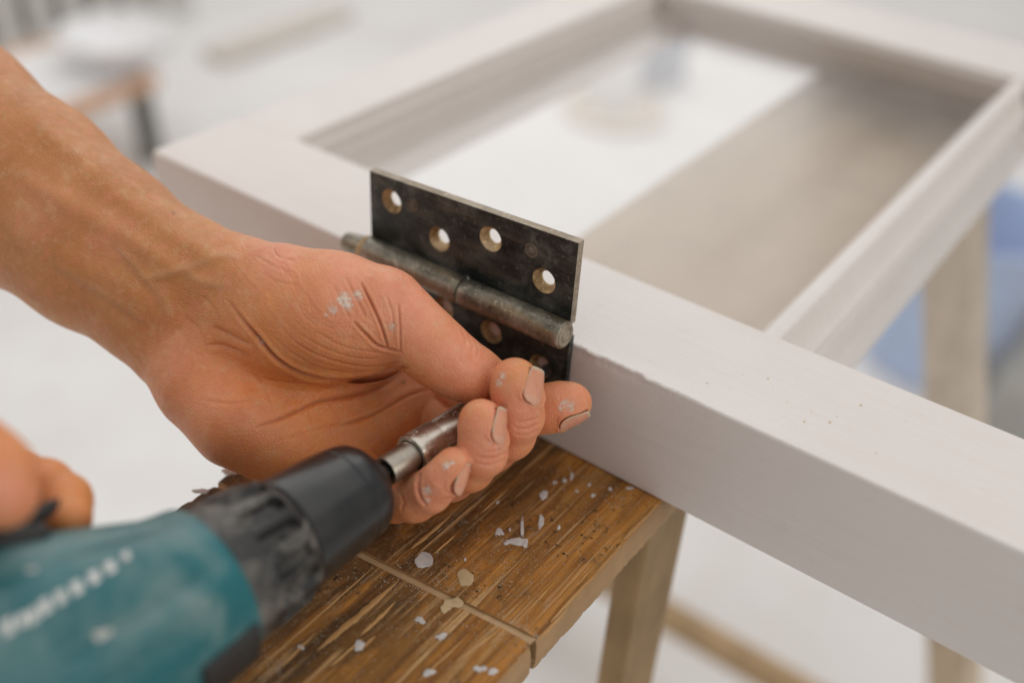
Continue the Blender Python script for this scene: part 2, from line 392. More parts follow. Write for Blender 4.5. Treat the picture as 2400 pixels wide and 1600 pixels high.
# dried paint on the boards: thin irregular skins
def paint_spot(u, v, ru, rv, mat, seed, rag=.25, hgt=.00010):
    rr = random.Random(seed); c = on_plane(u, v, 2, ZT); hgt += seed % 7*.000012
    ex = (on_plane(u+ru, v, 2, ZT)-c)*.84; ey = (on_plane(u, v-rv, 2, ZT)-c)*.84
    n = 72; ph = [rr.uniform(0, 6.28) for _ in range(6)]; V = []; F = []
    for lev, (k, z) in enumerate([(1.0, -.0004), (.98, hgt*.7), (.90, hgt)]):
        for i in range(n):
            t = 2*math.pi*i/n
            q = 1 + rag*(.5*math.sin(2*t+ph[0]) + .32*math.sin(3*t+ph[1]) + .2*math.sin(5*t+ph[2]) + .07*math.sin(9*t+ph[3]))*.75 + rag*.9*(float(fbm(np.array(40+8*math.cos(t)+3*math.sin(t*2)+ph[4]), seed))-.5)
            p = c + ex*math.cos(t)*q*k + ey*math.sin(t)*q*k; V.append((p[0], p[1], ZT + z))
    for l in range(2):
        for i in range(n): F.append((l*n+i, l*n+(i+1) % n, (l+1)*n+(i+1) % n, (l+1)*n+i))
    F.append(tuple(2*n+i for i in range(n)))
    return py_obj('paint_spot', V, F, mat, bench, True)
for i, (u, v, ru, rv, m, rag) in enumerate([
    (994,1311,24,23,WPAINT,.22),(1090,1352,24,22,CPAINT,.3),(1066,1412,22,15,CPAINT,.4),(1046,1420,15,17,CPAINT,.5),
    (1274,1159,12,12,WPAINT,.35),(1268,1221,9,17,WPAINT,.45),(1212,1268,27,9,WPAINT,.6),(1224,1234,4,30,WPAINT,.5),(1231,1272,7,14,WPAINT,.4),(1170,1245,9,12,WPAINT,.7),(1191,1270,14,6,WPAINT,.7),
    (842,1511,16,13,WPAINT,.4),(985,1452,12,10,WPAINT,.6),(1034,1490,13,9,WPAINT,.7),(1125,1566,16,9,WPAINT,.6),(1155,1572,14,8,WPAINT,.5),(1090,1310,4,4,WPAINT,.3),(1300,1130,5,4,WPAINT,.3),
    (1323,1125,7,4,WPAINT,.5),(1340,1115,5,10,WPAINT,.4),(1195,1240,3,4,WPAINT,.4),(1310,1235,4,7,WPAINT,.4),(705,1515,9,6,WPAINT,.5),(1476,1143,11,3,WPAINT,.4),(1166,1176,4,4,WPAINT,.4),(1005,1575,18,8,WPAINT,.6),(1430,1145,5,4,WPAINT,.4),(1381,1135,4,4,WPAINT,.4),(1390,1160,7,4,WPAINT,.5),(1352,1150,5,3,WPAINT,.5),(540,1105,24,8,WPAINT,.5),(470,1150,20,7,WPAINT,.5)]):
    paint_spot(u, v, ru, rv, m, 100+i, rag)
# torn-out fibres: pale raw slivers running with the grain, each its own splinter
def splinter(u0, v0, u1, v1, wpx, seed, mat):
    A = on_plane(u0, v0, 2, ZT); B = on_plane(u1, v1, 2, ZT); d = B-A; L = np.linalg.norm(d); d /= L; nrm2 = np.array([-d[1], d[0], 0]); w = wpx*.29/FPX
    n = max(8, int(L/.0012)); V = []; F = []; rr = random.Random(seed)
    for i in range(n+1):
        t = i/n; k = min(1, t*5)**.7*min(1, (1-t)*3.2)**.8
        a_ = w*k*(.35+.9*float(fbm(np.array(t*L*420), seed))); b_ = w*k*(.35+.9*float(fbm(np.array(t*L*420), seed+7)))
        off = w*.5*(float(fbm(np.array(t*L*90), seed+13))-.5); c = A+d*(t*L)+nrm2*off
        zz = ZT+.00006+.00014*float(fbm(np.array(t*L*600), seed+3))
        V += [tuple(c-nrm2*a_)[:2]+(ZT-.0006,), tuple(c-nrm2*a_*.9)[:2]+(zz,), tuple(c+nrm2*b_*.9)[:2]+(zz-.00005,), tuple(c+nrm2*b_)[:2]+(ZT-.0006,)]
    for i in range(n):
        for k in range(3): F.append((i*4+k, i*4+k+1, i*4+5+k, i*4+4+k))
    py_obj('splinter', V, F, mat, bench, True)
for i, (u0, v0, u1, v1, w) in enumerate([(744,1523,936,1358,11),(845,1487,927,1409,7),(848,1518,880,1488,5),(964,1285,1056,1207,8),(1018,1296,1066,1254,4),(606,1565,872,1331,4),(978,1597,1088,1496,4),
        (1065,1551,1180,1468,3),(1290,1455,1400,1340,5),(1400,1338,1462,1268,5),(1462,1262,1536,1186,7),(775,1560,850,1495,4),(660,1560,740,1480,4),(1130,1200,1190,1145,3),(1262,1497,1330,1425,4)]):
    splinter(u0, v0, u1, v1, w, 300+i, RAWFIB)
# loose grit: fine sawdust and paint crumbs, too small to count
bm = bmesh.new(); rr = random.Random(5)
for k in range(950):
    if k < 420: u, v = rr.gauss(1100, 130), rr.gauss(1370, 55)
    elif k < 640: u = rr.uniform(1330, 1490); v = 1095 + (u-1330)*.52 + rr.gauss(0, 16)
    else: u, v = rr.uniform(620, 1480), rr.uniform(1080, 1590)
    P = on_plane(u, v, 2, ZT)
    if not (XL+.004 < P[0] < XR-.006) or abs(P[1]+.0897-.1206*P[0]) < .0018 or P[1] > -.003: continue
    s = abs(rr.gauss(0, .00016)) + .00010
    vs = [bm.verts.new((P[0]+rr.uniform(-1, 1)*s, P[1]+rr.uniform(-1, 1)*s, ZT-.0003+rr.uniform(0, .0002))) for _ in range(3)] + [bm.verts.new((P[0], P[1], ZT+s*1.1))]
    for f in ((0,1,3),(1,2,3),(2,0,3)): bm.faces.new([vs[j] for j in f])
gr = bm_obj('grit', bm, simple('grit', (.55, .48, .38), .8, 0, .3, 900), bench); gr['kind'] = 'stuff'

# ================================================================== hinge
from mathutils.geometry import tessellate_polygon
def mat_hinge(name, c0, c1, c2, rough, metal, warm):
    b = NB(name); v = b.map()
    n = b.noise(v, 90, 6, .68, .3); f = b.noise(v, 700, 4, .6); sm = b.noise(b.map(scale=(30, 90, 160)), 1.0, 5, .65, .5)
    col = b.ramp(n, [(.38, c0), (.53, c1), (.68, c2)])
    col = b.mix(b.ramp(sm, [(.50, 0.), (.66, .75)]), col, warm)
    col = b.mix(b.ramp(f, [(.6, 0.), (.72, .6)]), col, tuple(c*2.0 for c in c2))
    scr = b.noise(b.map(scale=(40, 900, 900), rot=(0, .5, .1)), 1., 2); col = b.mix(b.ramp(scr, [(.68, 0.), (.72, .28)]), col, (.3, .28, .25))
    b.set(Base_Color=col, Metallic=metal, Roughness=b.ramp(n, [(.3, rough-.06), (.7, rough+.2)]), Normal=b.bump(b.math('ADD', n, b.math('MULTIPLY', f, .5)), .35, .0004)); return b.m
HDARK = mat_hinge('blackened_steel', (.010, .016, .0165), (.030, .040, .040), (.125, .135, .122), .34, .35, (.085, .082, .068))
HBAR = mat_hinge('worn_olive_steel', (.13, .118, .092), (.27, .245, .195), (.48, .44, .37), .32, .62, (.27, .20, .105))
HEDGE = mat_hinge('bare_edge_steel', (.20, .165, .12), (.34, .285, .215), (.46, .40, .32), .5, .4, (.20, .13, .07))
HRUST = mat_hinge('rusty_countersink', (.20, .12, .045), (.50, .355, .175), (.74, .60, .39), .6, .25, (.20, .105, .042))
hinge = empty('hinge', (-.05, -.004, -.03), 'old blackened steel lift-off hinge screwed to the edge of the white frame', 'hinge')
def leaf(name, outline, holes, yf, yb, rc=.0051, rt=.0030):
    """plate in the x-z plane with countersunk holes; yf front face, yb back face"""
    N = 28
    def circ(c, r): return [Vector((c[0]+r*math.cos(2*math.pi*k/N), c[1]+r*math.sin(2*math.pi*k/N), 0)) for k in range(N)]
    V = []; F = []; mats = []
    def cap(y, r, flip):
        loops = [[Vector((x, z, 0)) for x, z in outline]] + [circ(h, r)[::-1] for h in holes]
        flat = [p for l in loops for p in l]; base = len(V)
        V.extend((p.x, y, p.y) for p in flat)
        for t in tessellate_polygon(loops):
            F.append(tuple(base+i for i in (t if not flip else t[::-1]))); mats.append(0)
        return base
    b0 = cap(yf, rc, False); b1 = cap(yb, rt, True); n = len(outline)
    for k in range(n): F.append((b0+k, b0+(k+1) % n, b1+(k+1) % n, b1+k)); mats.append(1)
    for h in range(len(holes)):
        o0 = b0+n+h*N; o1 = b1+n+h*N; base = len(V)
        ym = yf+(yb-yf)*.72; cpt = holes[h]
        for k in range(N):
            t = 2*math.pi*(N-1-k)/N; V.append((cpt[0]+rt*math.cos(t), ym, cpt[1]+rt*math.sin(t)))
        for k in range(N):
            k2 = (k+1) % N
            F.append((o0+k, o0+k2, base+k2, base+k)); mats.append(2)
            F.append((base+k, base+k2, o1+k2, o1+k)); mats.append(2)
    me = bpy.data.meshes.new(name); me.from_pydata(V, [], F); me.update()
    o = link(name, me, HDARK, hinge); me.materials.append(HEDGE); me.materials.append(HRUST)
    for p, m in zip(me.polygons, mats): p.material_index = m
    return o
up_holes = [(-.0869, .0306), (-.0622, .0229), (-.0374, .0325), (-.0123, .0245)]
XS = -.0467
up_out = [(-.0982, .0402), (-.0985, .0101), (XS-.0004, .0113), (XS-.0004, .009), (.0007, .0105), (.0009, .0455)]
leaf('leaf', up_out, up_holes, -.0031, .0004)
lo_out = [(-.0985, .0055), (-.0985, -.031), (.0009, -.0275), (.0009, .0045), (XS, .0032), (XS, .0068)]
low = leaf('leaf', lo_out, [(-.0869, -.018), (-.0600, -.0085), (-.0355, -.0092), (-.0112, -.0145)], -.0027, 0.0002)
for p in low.data.polygons:
    if p.material_index == 1: p.material_index = 0
# knuckles: barrel axis slightly tilted like the leaves
BR0 = np.array([.0016, -.0074, .0086]); bd = np.array([-.1100, 0, -.0024]); bd /= np.linalg.norm(bd)
def barrel(name, s0, s1, r, mat, end0=True, end1=True):
    pr = [(s0, r-.0006), (s0+.0003, r-.0002), (s0+.0009, r)]
    for s in np.linspace(s0+.003, s1-.003, 14): pr.append((s, r*(1+.012*(float(fbm(s*400, 81))-.5))))
    pr += [(s1-.0009, r), (s1-.0003, r-.0002), (s1, r-.0006)]
    return auto_smooth(lathe(name, BR0, bd, pr, 40, mat, hinge), 50)
barrel('knuckle', 0, .0478, .0056, HBAR); barrel('knuckle', .0483, .0985, .0056, HBAR)
lathe('pin_end', BR0, bd, [(-.0008, .0), (-.0008, .0018), (-.0005, .0024), (-.0001, .0025), (-.0001, .0033), (-.0005, .0037), (-.0005, .0046), (.0002, .0049)], 32, HEDGE, hinge)
lathe('pin_tip', BR0, bd, [(.0982, .0042), (.0990, .0052), (.1002, .0053), (.1010, .0050), (.1040, .0047), (.1085, .0041), (.1103, .0036), (.1112, .0024), (.1115, 0.0)], 32, HBAR, hinge)
lathe('rust_collar', BR0, bd, [(.0978, .0050), (.0981, .00575), (.0996, .00575), (.0999, .0050)], 32, HRUST, hinge)
# filled old rivet marks on the upper leaf
for (x, z) in [(-.0757, .0331), (-.0187, .0347)]:
    bm = bmesh.new()
    lathe('rivet_mark', (x, -.00305, z), (0, -1, 0), [(0, .0030), (.00025, .0029), (.00025, .0023), (.00012, .0022), (.00012, .0016), (.0003, .0014), (.0003, 0)], 24, mat_hinge('rivet', (.05, .045, .035), (.10, .088, .068), (.19, .165, .125), .5, .3, (.13, .105, .07)) if x < -.05 else bpy.data.materials['rivet'], hinge)
    bm.free()

# ================================================================== drill, bit holder, screw
SCREW = pt(1271, 871, .403)
AD = cvec(.647, .38, -.66); AD /= np.linalg.norm(AD)          # forward, towards the screw
HE = cvec(-.55, .83, .05); HE -= AD*(HE@AD); HE /= np.linalg.norm(HE)   # towards the handle
HB = np.cross(-AD, HE)
def ax(s): return SCREW - AD*s
STEEL = simple('blued_screw_steel', (.26, .29, .32), .3, .9, .3, 300)
screw = empty('screw', tuple(SCREW), 'small dark threaded screw entering the lower hinge leaf by the index finger', 'screw')
pr = []
for i in range(22):
    s = -.006 + i*.0011; pr += [(s, .0013), (s+.0003, .0021), (s+.0005, .0021), (s+.0008, .0013)]
auto_smooth(lathe('thread', SCREW, -AD, pr, 20, STEEL, screw), 30)
lathe('head', SCREW, -AD, [(.0183, .0013), (.0200, .0040), (.0208, .0040), (.0208, 0)], 20, STEEL, screw)

def mat_brushed(name, c0, c1, rough):
    b = NB(name); v = b.map(); n = b.noise(v, 160, 5, .6); f = b.noise(v, 1300, 3)
    b.set(Base_Color=b.ramp(n, [(.3, c0), (.7, c1)]), Metallic=1., Roughness=b.ramp(n, [(.3, rough), (.75, rough+.22)]),
          Normal=b.bump(b.math('ADD', n, b.math('MULTIPLY', f, .6)), .15, .0003)); return b.m
NICKEL = mat_brushed('worn_nickel', (.28, .25, .21), (.43, .39, .33), .30)
DARKSTEEL = mat_brushed('dark_steel', (.05, .047, .043), (.11, .10, .09), .4)
def mat_sleeve():
    b = NB('dusty_sleeve'); v = b.map(); n = b.noise(v, 160, 5, .6); sp = b.voronoi(v, 850)
    g = b.ramp(b.noise(v, 110, 2), [(.38, 0.), (.50, 1.)])
    m = b.math('MULTIPLY', b.ramp(sp, [(.21, 1.), (.28, 0.)]), g)
    b.set(Base_Color=b.mix(m, b.ramp(n, [(.3, (.48, .44, .385)), (.7, (.66, .62, .55))]), (.72, .66, .56)), Metallic=b.math('SUBTRACT', 1., m), Roughness=b.math('ADD', .33, b.math('MULTIPLY', m, .4))); return b.m
holder = empty('bit_holder', tuple(ax(.06)), 'scratched steel magnetic bit holder gripped between the fingers', 'bit holder')
auto_smooth(lathe('sleeve', SCREW, -AD, [(.0330, .0050), (.0335, .0061), (.0350, .0066), (.0420, .0066), (.0425, .0063), (.0432, .0063), (.0437, .0067), (.0580, .0068), (.0590, .0065), (.0594, .0065), (.0598, .0072), (.0690, .0073), (.0705, .0073), (.0712, .0070), (.0713, .0057), (.0660, .0056)], 48, mat_sleeve(), holder, closed=False), 35)
auto_smooth(lathe('inner_tube', SCREW, -AD, [(.0600, .0053), (.0715, .0053), (.0825, .0053), (.0834, .0050), (.0835, .0038), (.0790, .0037)], 40, NICKEL, holder, closed=False), 35)
auto_smooth(lathe('shank', SCREW, -AD, [(.0600, .0030), (.092, .0030)], 6, DARKSTEEL, holder), 20)
auto_smooth(lathe('bit', SCREW, -AD, [(.0195, .0010), (.0205, .0017), (.0230, .0022), (.0235, .0031), (.0400, .0031)], 6, DARKSTEEL, holder), 20)

drill = empty('cordless_drill', tuple(ax(.2)), 'scuffed teal and black cordless drill held at lower left', 'drill')
def mat_plastic(name, c0, c1, dusty, amt, rough=.38, dsc=38):
    b = NB(name); v = b.map(); n = b.noise(v, 22, 4); d = b.noise(v, dsc, 5, .62, .4)
    col = b.ramp(n, [(.3, c0), (.7, c1)]); dm = b.ramp(d, [(.46, 0.), (.72, amt)]); col = b.mix(dm, col, dusty)
    sc = b.noise(v, 150, 3, .5); col = b.mix(b.ramp(sc, [(.70, 0.), (.74, .7)]), col, dusty)
    b.set(Base_Color=col, Roughness=b.math('ADD', rough, b.math('MULTIPLY', dm, .35)), Normal=b.bump(b.noise(v, 900, 3), .12, .0004)); return b.m
TEAL = mat_plastic('teal_plastic', (.004, .090, .105), (.008, .135, .155), (.22, .30, .285), .78, .36)
BLACKP = mat_plastic('black_plastic', (.009, .010, .011), (.018, .019, .020), (.15, .14, .12), .14, .28)
CLUTCHP = mat_plastic('dusty_black_plastic', (.010, .010, .010), (.022, .022, .021), (.34, .31, .27), .62, .42, 85)
RUBBER = mat_plastic('black_rubber', (.012, .012, .012), (.02, .02, .02), (.10, .10, .09), .2, .6)
auto_smooth(lathe('chuck', SCREW, -AD, [(.0875, .0050), (.0872, .0064), (.0876, .0070), (.0890, .0076), (.0898, .0090), (.0908, .0114), (.0924, .0137), (.0945, .0153), (.0970, .0162), (.0992, .01655), (.1012, .0167), (.1015, .0165), (.1020, .0165), (.1023, .0168), (.1090, .0174), (.1240, .0184), (.1252, .0184), (.1262, .0178), (.1263, .0150)], 72, BLACKP, drill, rfun=lambda s, t, r: r*(1 + (.012*max(0, math.cos(9*t))**6 if .102 < s < .124 else 0))), 30)
lathe('nose_ring', SCREW, -AD, [(.0874, .0036), (.0868, .0048), (.0865, .0060), (.0868, .0067), (.0876, .0069)], 40, mat_brushed('brown_steel', (.10, .075, .055), (.2, .16, .12), .4), drill, closed=False)
def clutch_r(s, t, r):
    g = .5+.5*math.cos(15*t); g = min(1, max(0, (g-.32)*3.0))
    k = 1 if .1300 < s < .1432 else 0
    return r - k*.0026*(1-g)
pr = [(.1264, .0150), (.1264, .0186), (.1272, .0196), (.1290, .0200), (.1302, .0204), (.1310, .0209), (.1420, .0222), (.1430, .0223), (.1440, .0221), (.1446, .0219), (.1520, .0230), (.1532, .0230), (.1535, .0200)]
auto_smooth(lathe('clutch_ring', SCREW, -AD, pr, 144, CLUTCHP, drill, rfun=clutch_r), 40)
# housing: lofted round the axis, fuller towards the handle, with two raised shoulders
def hous(s, t, r):
    c = math.cos(t)                                            # 1 towards the handle
    q = r*(1 + .55*max(0, c)**3*min(1, max(0, (s-.162)/.045)))
    def ridge(t0, w, h): 
        d = (t-t0+math.pi) % (2*math.pi)-math.pi; return h*math.exp(-(d/w)**2)
    w = min(1, max(0, (s-.158)/.008))
    q += w*(ridge(TXT, .30, .0016) + ridge(TXT-.62, .10, .0012) - ridge(TXT+.42, .07, .0012) - ridge(TXT-.42, .06, .0009) - ridge(TXT-1.02, .012, .0012))
    return q
# angle of the lettering row as seen from the axis
def ang_of(P):
    d = P-ax(0); d = d - AD*(d@AD); d /= np.linalg.norm(d); dd, a, b = frame_from(-AD, HE)
    return math.atan2(d@b, d@a)
TXT = ang_of(pt(200, 1352, .255))
pr = [(.1530, .020), (.1530, .0236), (.1536, .0243), (.1550, .0247), (.160, .0254), (.17, .0264), (.18, .0272), (.20, .0282), (.22, .0290), (.25, .0292), (.275, .0285), (.290, .0262), (.297, .022), (.300, .012)]
pr2 = []
for (a, b) in zip(pr[:-1], pr[1:]):
    k = max(1, int((b[0]-a[0])/.003)); pr2 += [(a[0]+(b[0]-a[0])*i/k, a[1]+(b[1]-a[1])*i/k) for i in range(k)]
pr2.append(pr[-1])
housing = auto_smooth(lathe('housing', SCREW, -AD, pr2, 120, TEAL, drill, hint=HE, rfun=hous), 40)
def surf_bvh(o):
    me = o.data; return BVHTree.FromPolygons([v.co.copy() for v in me.vertices], [tuple(p.vertices) for p in me.polygons])
hb = surf_bvh(housing)
def hit(bvh, u, v):
    d = RM.T @ cam_ray(u, v); d /= np.linalg.norm(d); loc, nor, idx, dist = bvh.ray_cast(Vector(CAM), Vector(d)); return (loc, nor)
# worn white lettering: too rubbed and soft to read, raised strokes in a row
LETTER = simple('worn_white_print', (.66, .65, .63), .5, 0, .12, 200)
for (u, v, k) in [(295,1302,.8),(258,1328,1),(220,1352,1),(180,1376,1),(142,1398,.95),(106,1420,1),(78,1442,.9),(52,1452,.8),(18,1468,1)]:
    loc, nor = hit(hb, u, v)
    if loc is None: continue
    n = np.array(nor); d, a, b = frame_from(n, AD); L = .0022*k; W = .0012*k
    bm = box_bm(-L*.62, L*.62, -W, W, -.0004, .00035, .0003)
    for w in bm.verts: w.co = loc + Vector(a*(w.co.x+w.co.y*.45) + b*w.co.y*1.35 + n*w.co.z)
    bm_obj('letter', bm, LETTER, drill)
# paint smears on the housing
for (u, v, r) in [(240,1490,1.0),(75,1336,.6)]:
    loc, nor = hit(hb, u, v)
    if loc is None: continue
    n = np.array(nor); d, a, b = frame_from(n, AD); V = []; 
    for i in range(18):
        t = i*math.pi/9; q = .0018*r*(1+.25*math.sin(3*t+u)); V.append(np.array(loc)+a*math.cos(t)*q*1.2+b*math.sin(t)*q+n*.0002)
    py_obj('paint_smear', V, [tuple(range(18))], simple('dust_smear', (.5, .5, .47), .7) if 'dust_smear' not in bpy.data.materials else bpy.data.materials['dust_smear'], drill)
# handle, trigger, direction switch, battery: the handle points up and to the left, out of the picture
def tube_loft(name, pts, mat, parent, side, n=28):
    """pts: (centre, half width along side, half width along AD)"""
    V = []; F = []; sd = side/np.linalg.norm(side)
    for (c, ra, rb) in pts:
        for k in range(n):
            t = 2*math.pi*k/n; V.append(c + sd*ra*math.copysign(abs(math.cos(t))**.8, math.cos(t)) + AD*rb*math.copysign(abs(math.sin(t))**.8, math.sin(t)))
    m = len(pts)
    for i in range(m-1):
        for k in range(n): F.append((i*n+k, i*n+(k+1) % n, (i+1)*n+(k+1) % n, (i+1)*n+k))
    F.append(tuple(range(n))); F.append(tuple((m-1)*n+k for k in range(n)))
    return py_obj(name, V, F, mat, parent, True)
HC = ax(.226)
tube_loft('handle', [(HC+HE*.010, .0185, .028), (HC+HE*.030, .0165, .025), (HC+HE*.045-AD*.002, .0150, .0200), (HC+HE*.075-AD*.006, .0155, .0190), (HC+HE*.105-AD*.009, .0160, .0205), (HC+HE*.120-AD*.010, .0200, .026)], TEAL, drill, HB)
tube_loft('battery', [(HC+HE*.1201-AD*.006, .030, .045), (HC+HE*.124-AD*.006, .033, .049), (HC+HE*.150-AD*.006, .033, .049), (HC+HE*.153-AD*.006, .030, .045)], RUBBER, drill, HB)
TA = pt(60, 1240, .276); TB = pt(88, 1188, .279)
tube_loft('trigger', [(TA, .006, .008), (TA*.6+TB*.4, .0070, .0080), (TA*.2+TB*.8, .0060, .0068), (TB, .0035, .0040)], RUBBER, drill, HB)
loc, nor = hit(hb, 42, 1262)
if loc is not None:
    n = np.array(nor); d, a, b = frame_from(n, AD)
    bm = box_bm(-.0075, .0070, -.0042, .0042, -.004, .0034, .0016, 3)
    for w in bm.verts: w.co = loc + Vector(a*w.co.x + b*w.co.y + n*w.co.z)
    auto_smooth(bm_obj('direction_switch', bm, RUBBER, drill), 50)
for (u, v, su, sv) in [(545, 1552, .010, .007)]:
    loc, nor = hit(hb, u, v)
    if loc is None: continue
    n = np.array(nor); d, a, b = frame_from(n, AD)
    bm = box_bm(-su, su, -sv, sv, -.004, .0012, .001, 2)
    for w in bm.verts: w.co = loc + Vector(a*w.co.x + b*w.co.y + n*w.co.z)
    auto_smooth(bm_obj('rubber_pad', bm, RUBBER, drill), 50)

# ================================================================== hands: implicit surfaces turned into one skin each
def P3(u, v, D): return cam_ray(u, v)*D                       # camera-axis coordinates
class Field:
    def __init__(s, lo, hi, h):
        s.lo = np.array(lo, np.float32); s.h = np.float32(h); s.n = np.ceil((np.array(hi)-lo)/h).astype(int)+1
        s.g = np.full(s.n, .05, np.float32)
    def local(s, lo, hi):
        i0 = np.clip(np.floor((lo-s.lo)/s.h).astype(int), 0, s.n-1); i1 = np.clip(np.ceil((hi-s.lo)/s.h).astype(int)+1, 1, s.n)
        ax_ = [s.lo[k]+s.h*np.arange(i0[k], i1[k], dtype=np.float32) for k in range(3)]
        return tuple(slice(i0[k], i1[k]) for k in range(3)), ax_
    def cone(s, A, B, ra, rb, k=.003, q=1.0, pad=None):
        """smooth union with a tapered capsule; q < 1 flattens it along the view axis"""
        pad = max(ra, rb)+k+.004
        sl, (x, y, z) = s.local(np.minimum(A, B)-pad, np.maximum(A, B)+pad)
        if min(len(x), len(y), len(z)) == 0: return
        X = x[:, None, None]; Y = y[None, :, None]; Z = z[None, None, :]
        ab = (B-A).astype(np.float32); sc = np.array([1, 1, 1/q], np.float32); abs_ = ab*sc; L2 = max(1e-12, float(abs_@abs_))
        px, py, pz = X-np.float32(A[0]), Y-np.float32(A[1]), (Z-np.float32(A[2]))*sc[2]
        t = np.clip((px*abs_[0]+py*abs_[1]+pz*abs_[2])/L2, 0, 1)
        d = np.sqrt((px-t*abs_[0])**2+(py-t*abs_[1])**2+(pz-t*abs_[2])**2) - (ra+t*(rb-ra))
        if q < 1: d = d*(q**.5)
        o = s.g[sl]
        if k > 0:
            hh = np.clip(.5+.5*(o-d)/k, 0, 1); s.g[sl] = o*(1-hh)+d*hh - k*hh*(1-hh)
        else: s.g[sl] = np.minimum(o, d)
    def chain(s, pts, k=.003):
        for a, b in zip(pts[:-1], pts[1:]):
            q = a[4] if len(a) > 4 else 1.0
            s.cone(P3(*a[:3]), P3(*b[:3]), a[3]*a[2]/FPX, b[3]*b[2]/FPX, k, q)
def smin(a, b, k):
    h = np.clip(.5+.5*(a-b)/k, 0, 1); return a*(1-h)+b*h-k*h*(1-h)
def surface_nets(g, lo, h):
    ins = g < 0; nx, ny, nz = g.shape
    c = [ins[i:nx-1+i, j:ny-1+j, k:nz-1+k] for i in (0,1) for j in (0,1) for k in (0,1)]
    sm = sum(a.astype(np.int8) for a in c); act = (sm > 0) & (sm < 8)
    idx = np.full(act.shape, -1, np.int64); cells = np.argwhere(act); idx[act] = np.arange(len(cells))
    acc = np.zeros((len(cells), 3)); cnt = np.zeros(len(cells))
    I, J, K = cells.T
    corner = [(i, j, k) for i in (0,1) for j in (0,1) for k in (0,1)]
    for a in range(8):
        for b in range(a+1, 8):
            ca, cb = np.array(corner[a]), np.array(corner[b])
            if abs(ca-cb).sum() != 1: continue
            va = g[I+ca[0], J+ca[1], K+ca[2]]; vb = g[I+cb[0], J+cb[1], K+cb[2]]
            cr = (va < 0) != (vb < 0); t = np.where(cr, va/np.where(cr, va-vb, 1), 0)
            p = ca[None]+t[:, None]*(cb-ca)[None]; acc += np.where(cr[:, None], p, 0); cnt += cr
    V = (cells + acc/cnt[:, None])*h + lo
    F = []
    for axis in range(3):
        sh = [slice(None)]*3; sh2 = [slice(None)]*3; sh[axis] = slice(0, -1); sh2[axis] = slice(1, None)
        a = ins[tuple(sh)]; b = ins[tuple(sh2)]; e = np.argwhere(a != b)
        o1, o2 = [k for k in range(3) if k != axis]
        e = e[(e[:, o1] > 0) & (e[:, o2] > 0)]
        e = e[(e[:, o1] < g.shape[o1]-1) & (e[:, o2] < g.shape[o2]-1)]
        def at(d1, d2):
            q = e.copy(); q[:, o1] += d1; q[:, o2] += d2; return idx[q[:, 0], q[:, 1], q[:, 2]]
        quad = np.stack([at(-1,-1), at(0,-1), at(0,0), at(-1,0)], 1)
        flip = a[e[:, 0], e[:, 1], e[:, 2]]
        if axis == 1: flip = ~flip
        quad[~flip] = quad[~flip][:, ::-1]; F.append(quad)
    return V, np.concatenate(F)
def mesh_from(name, V, F, mat, parent):
    me = bpy.data.meshes.new(name); me.vertices.add(len(V)); me.vertices.foreach_set('co', V.astype(np.float32).ravel())
    me.loops.add(len(F)*4); me.loops.foreach_set('vertex_index', F.astype(np.int32).ravel())
    me.polygons.add(len(F)); me.polygons.foreach_set('loop_start', np.arange(0, len(F)*4, 4, dtype=np.int32))
    me.update(calc_edges=True); me.validate()
    return link(name, me, mat, parent, True)
def smooth_mesh(V, F, it, lam=.5):
    e = np.concatenate([F[:, [0,1]], F[:, [1,2]], F[:, [2,3]], F[:, [3,0]]]); e = np.concatenate([e, e[:, ::-1]])
    deg = np.bincount(e[:, 0], minlength=len(V)).astype(float)
    for i in range(it):
        for l in (lam, -lam*1.04):
            acc = np.stack([np.bincount(e[:, 0], weights=V[e[:, 1], k], minlength=len(V)) for k in range(3)], 1)/deg[:, None]
            V = V + l*(acc-V)
    return V
def subdivide(V, F):
    n = len(V); e = np.concatenate([F[:, [0,1]], F[:, [1,2]], F[:, [2,3]], F[:, [3,0]]]); es = np.sort(e, 1)
    key = es[:, 0].astype(np.int64)*n+es[:, 1]; uq, inv = np.unique(key, return_inverse=True)
    mid = (V[uq//n]+V[uq % n])/2; fc = V[F].mean(1); m = len(F)
    V2 = np.concatenate([V, mid, fc]); E = inv.reshape(4, m)+n; c = np.arange(m)+n+len(uq)
    F2 = np.concatenate([np.stack([F[:, k], E[k], c, E[(k+3) % 4]], 1) for k in range(4)])
    return V2, F2
def normals(V, F):
    n = np.cross(V[F[:, 2]]-V[F[:, 0]], V[F[:, 3]]-V[F[:, 1]]); N = np.zeros_like(V)
    for k in range(4):
        for c in range(3): N[:, c] += np.bincount(F[:, k], weights=n[:, c], minlength=len(V))
    return N/np.maximum(1e-12, np.linalg.norm(N, axis=1))[:, None]
def to_px(V): return CU+FPX*V[:, 0]/-V[:, 2], CV-FPX*V[:, 1]/-V[:, 2]
def poly_dist(u, v, line):
    best = np.full(len(u), 1e9); par = np.zeros(len(u)); L = np.array(line, float); n = len(L)-1
    for i in range(n):
        a, b = L[i], L[i+1]; ab = b-a; t = np.clip(((u-a[0])*ab[0]+(v-a[1])*ab[1])/(ab@ab), 0, 1)
        d = np.hypot(u-a[0]-t*ab[0], v-a[1]-t*ab[1]); m = d < best; best[m] = d[m]; par[m] = ((i+t)/n)[m]
    return best, par
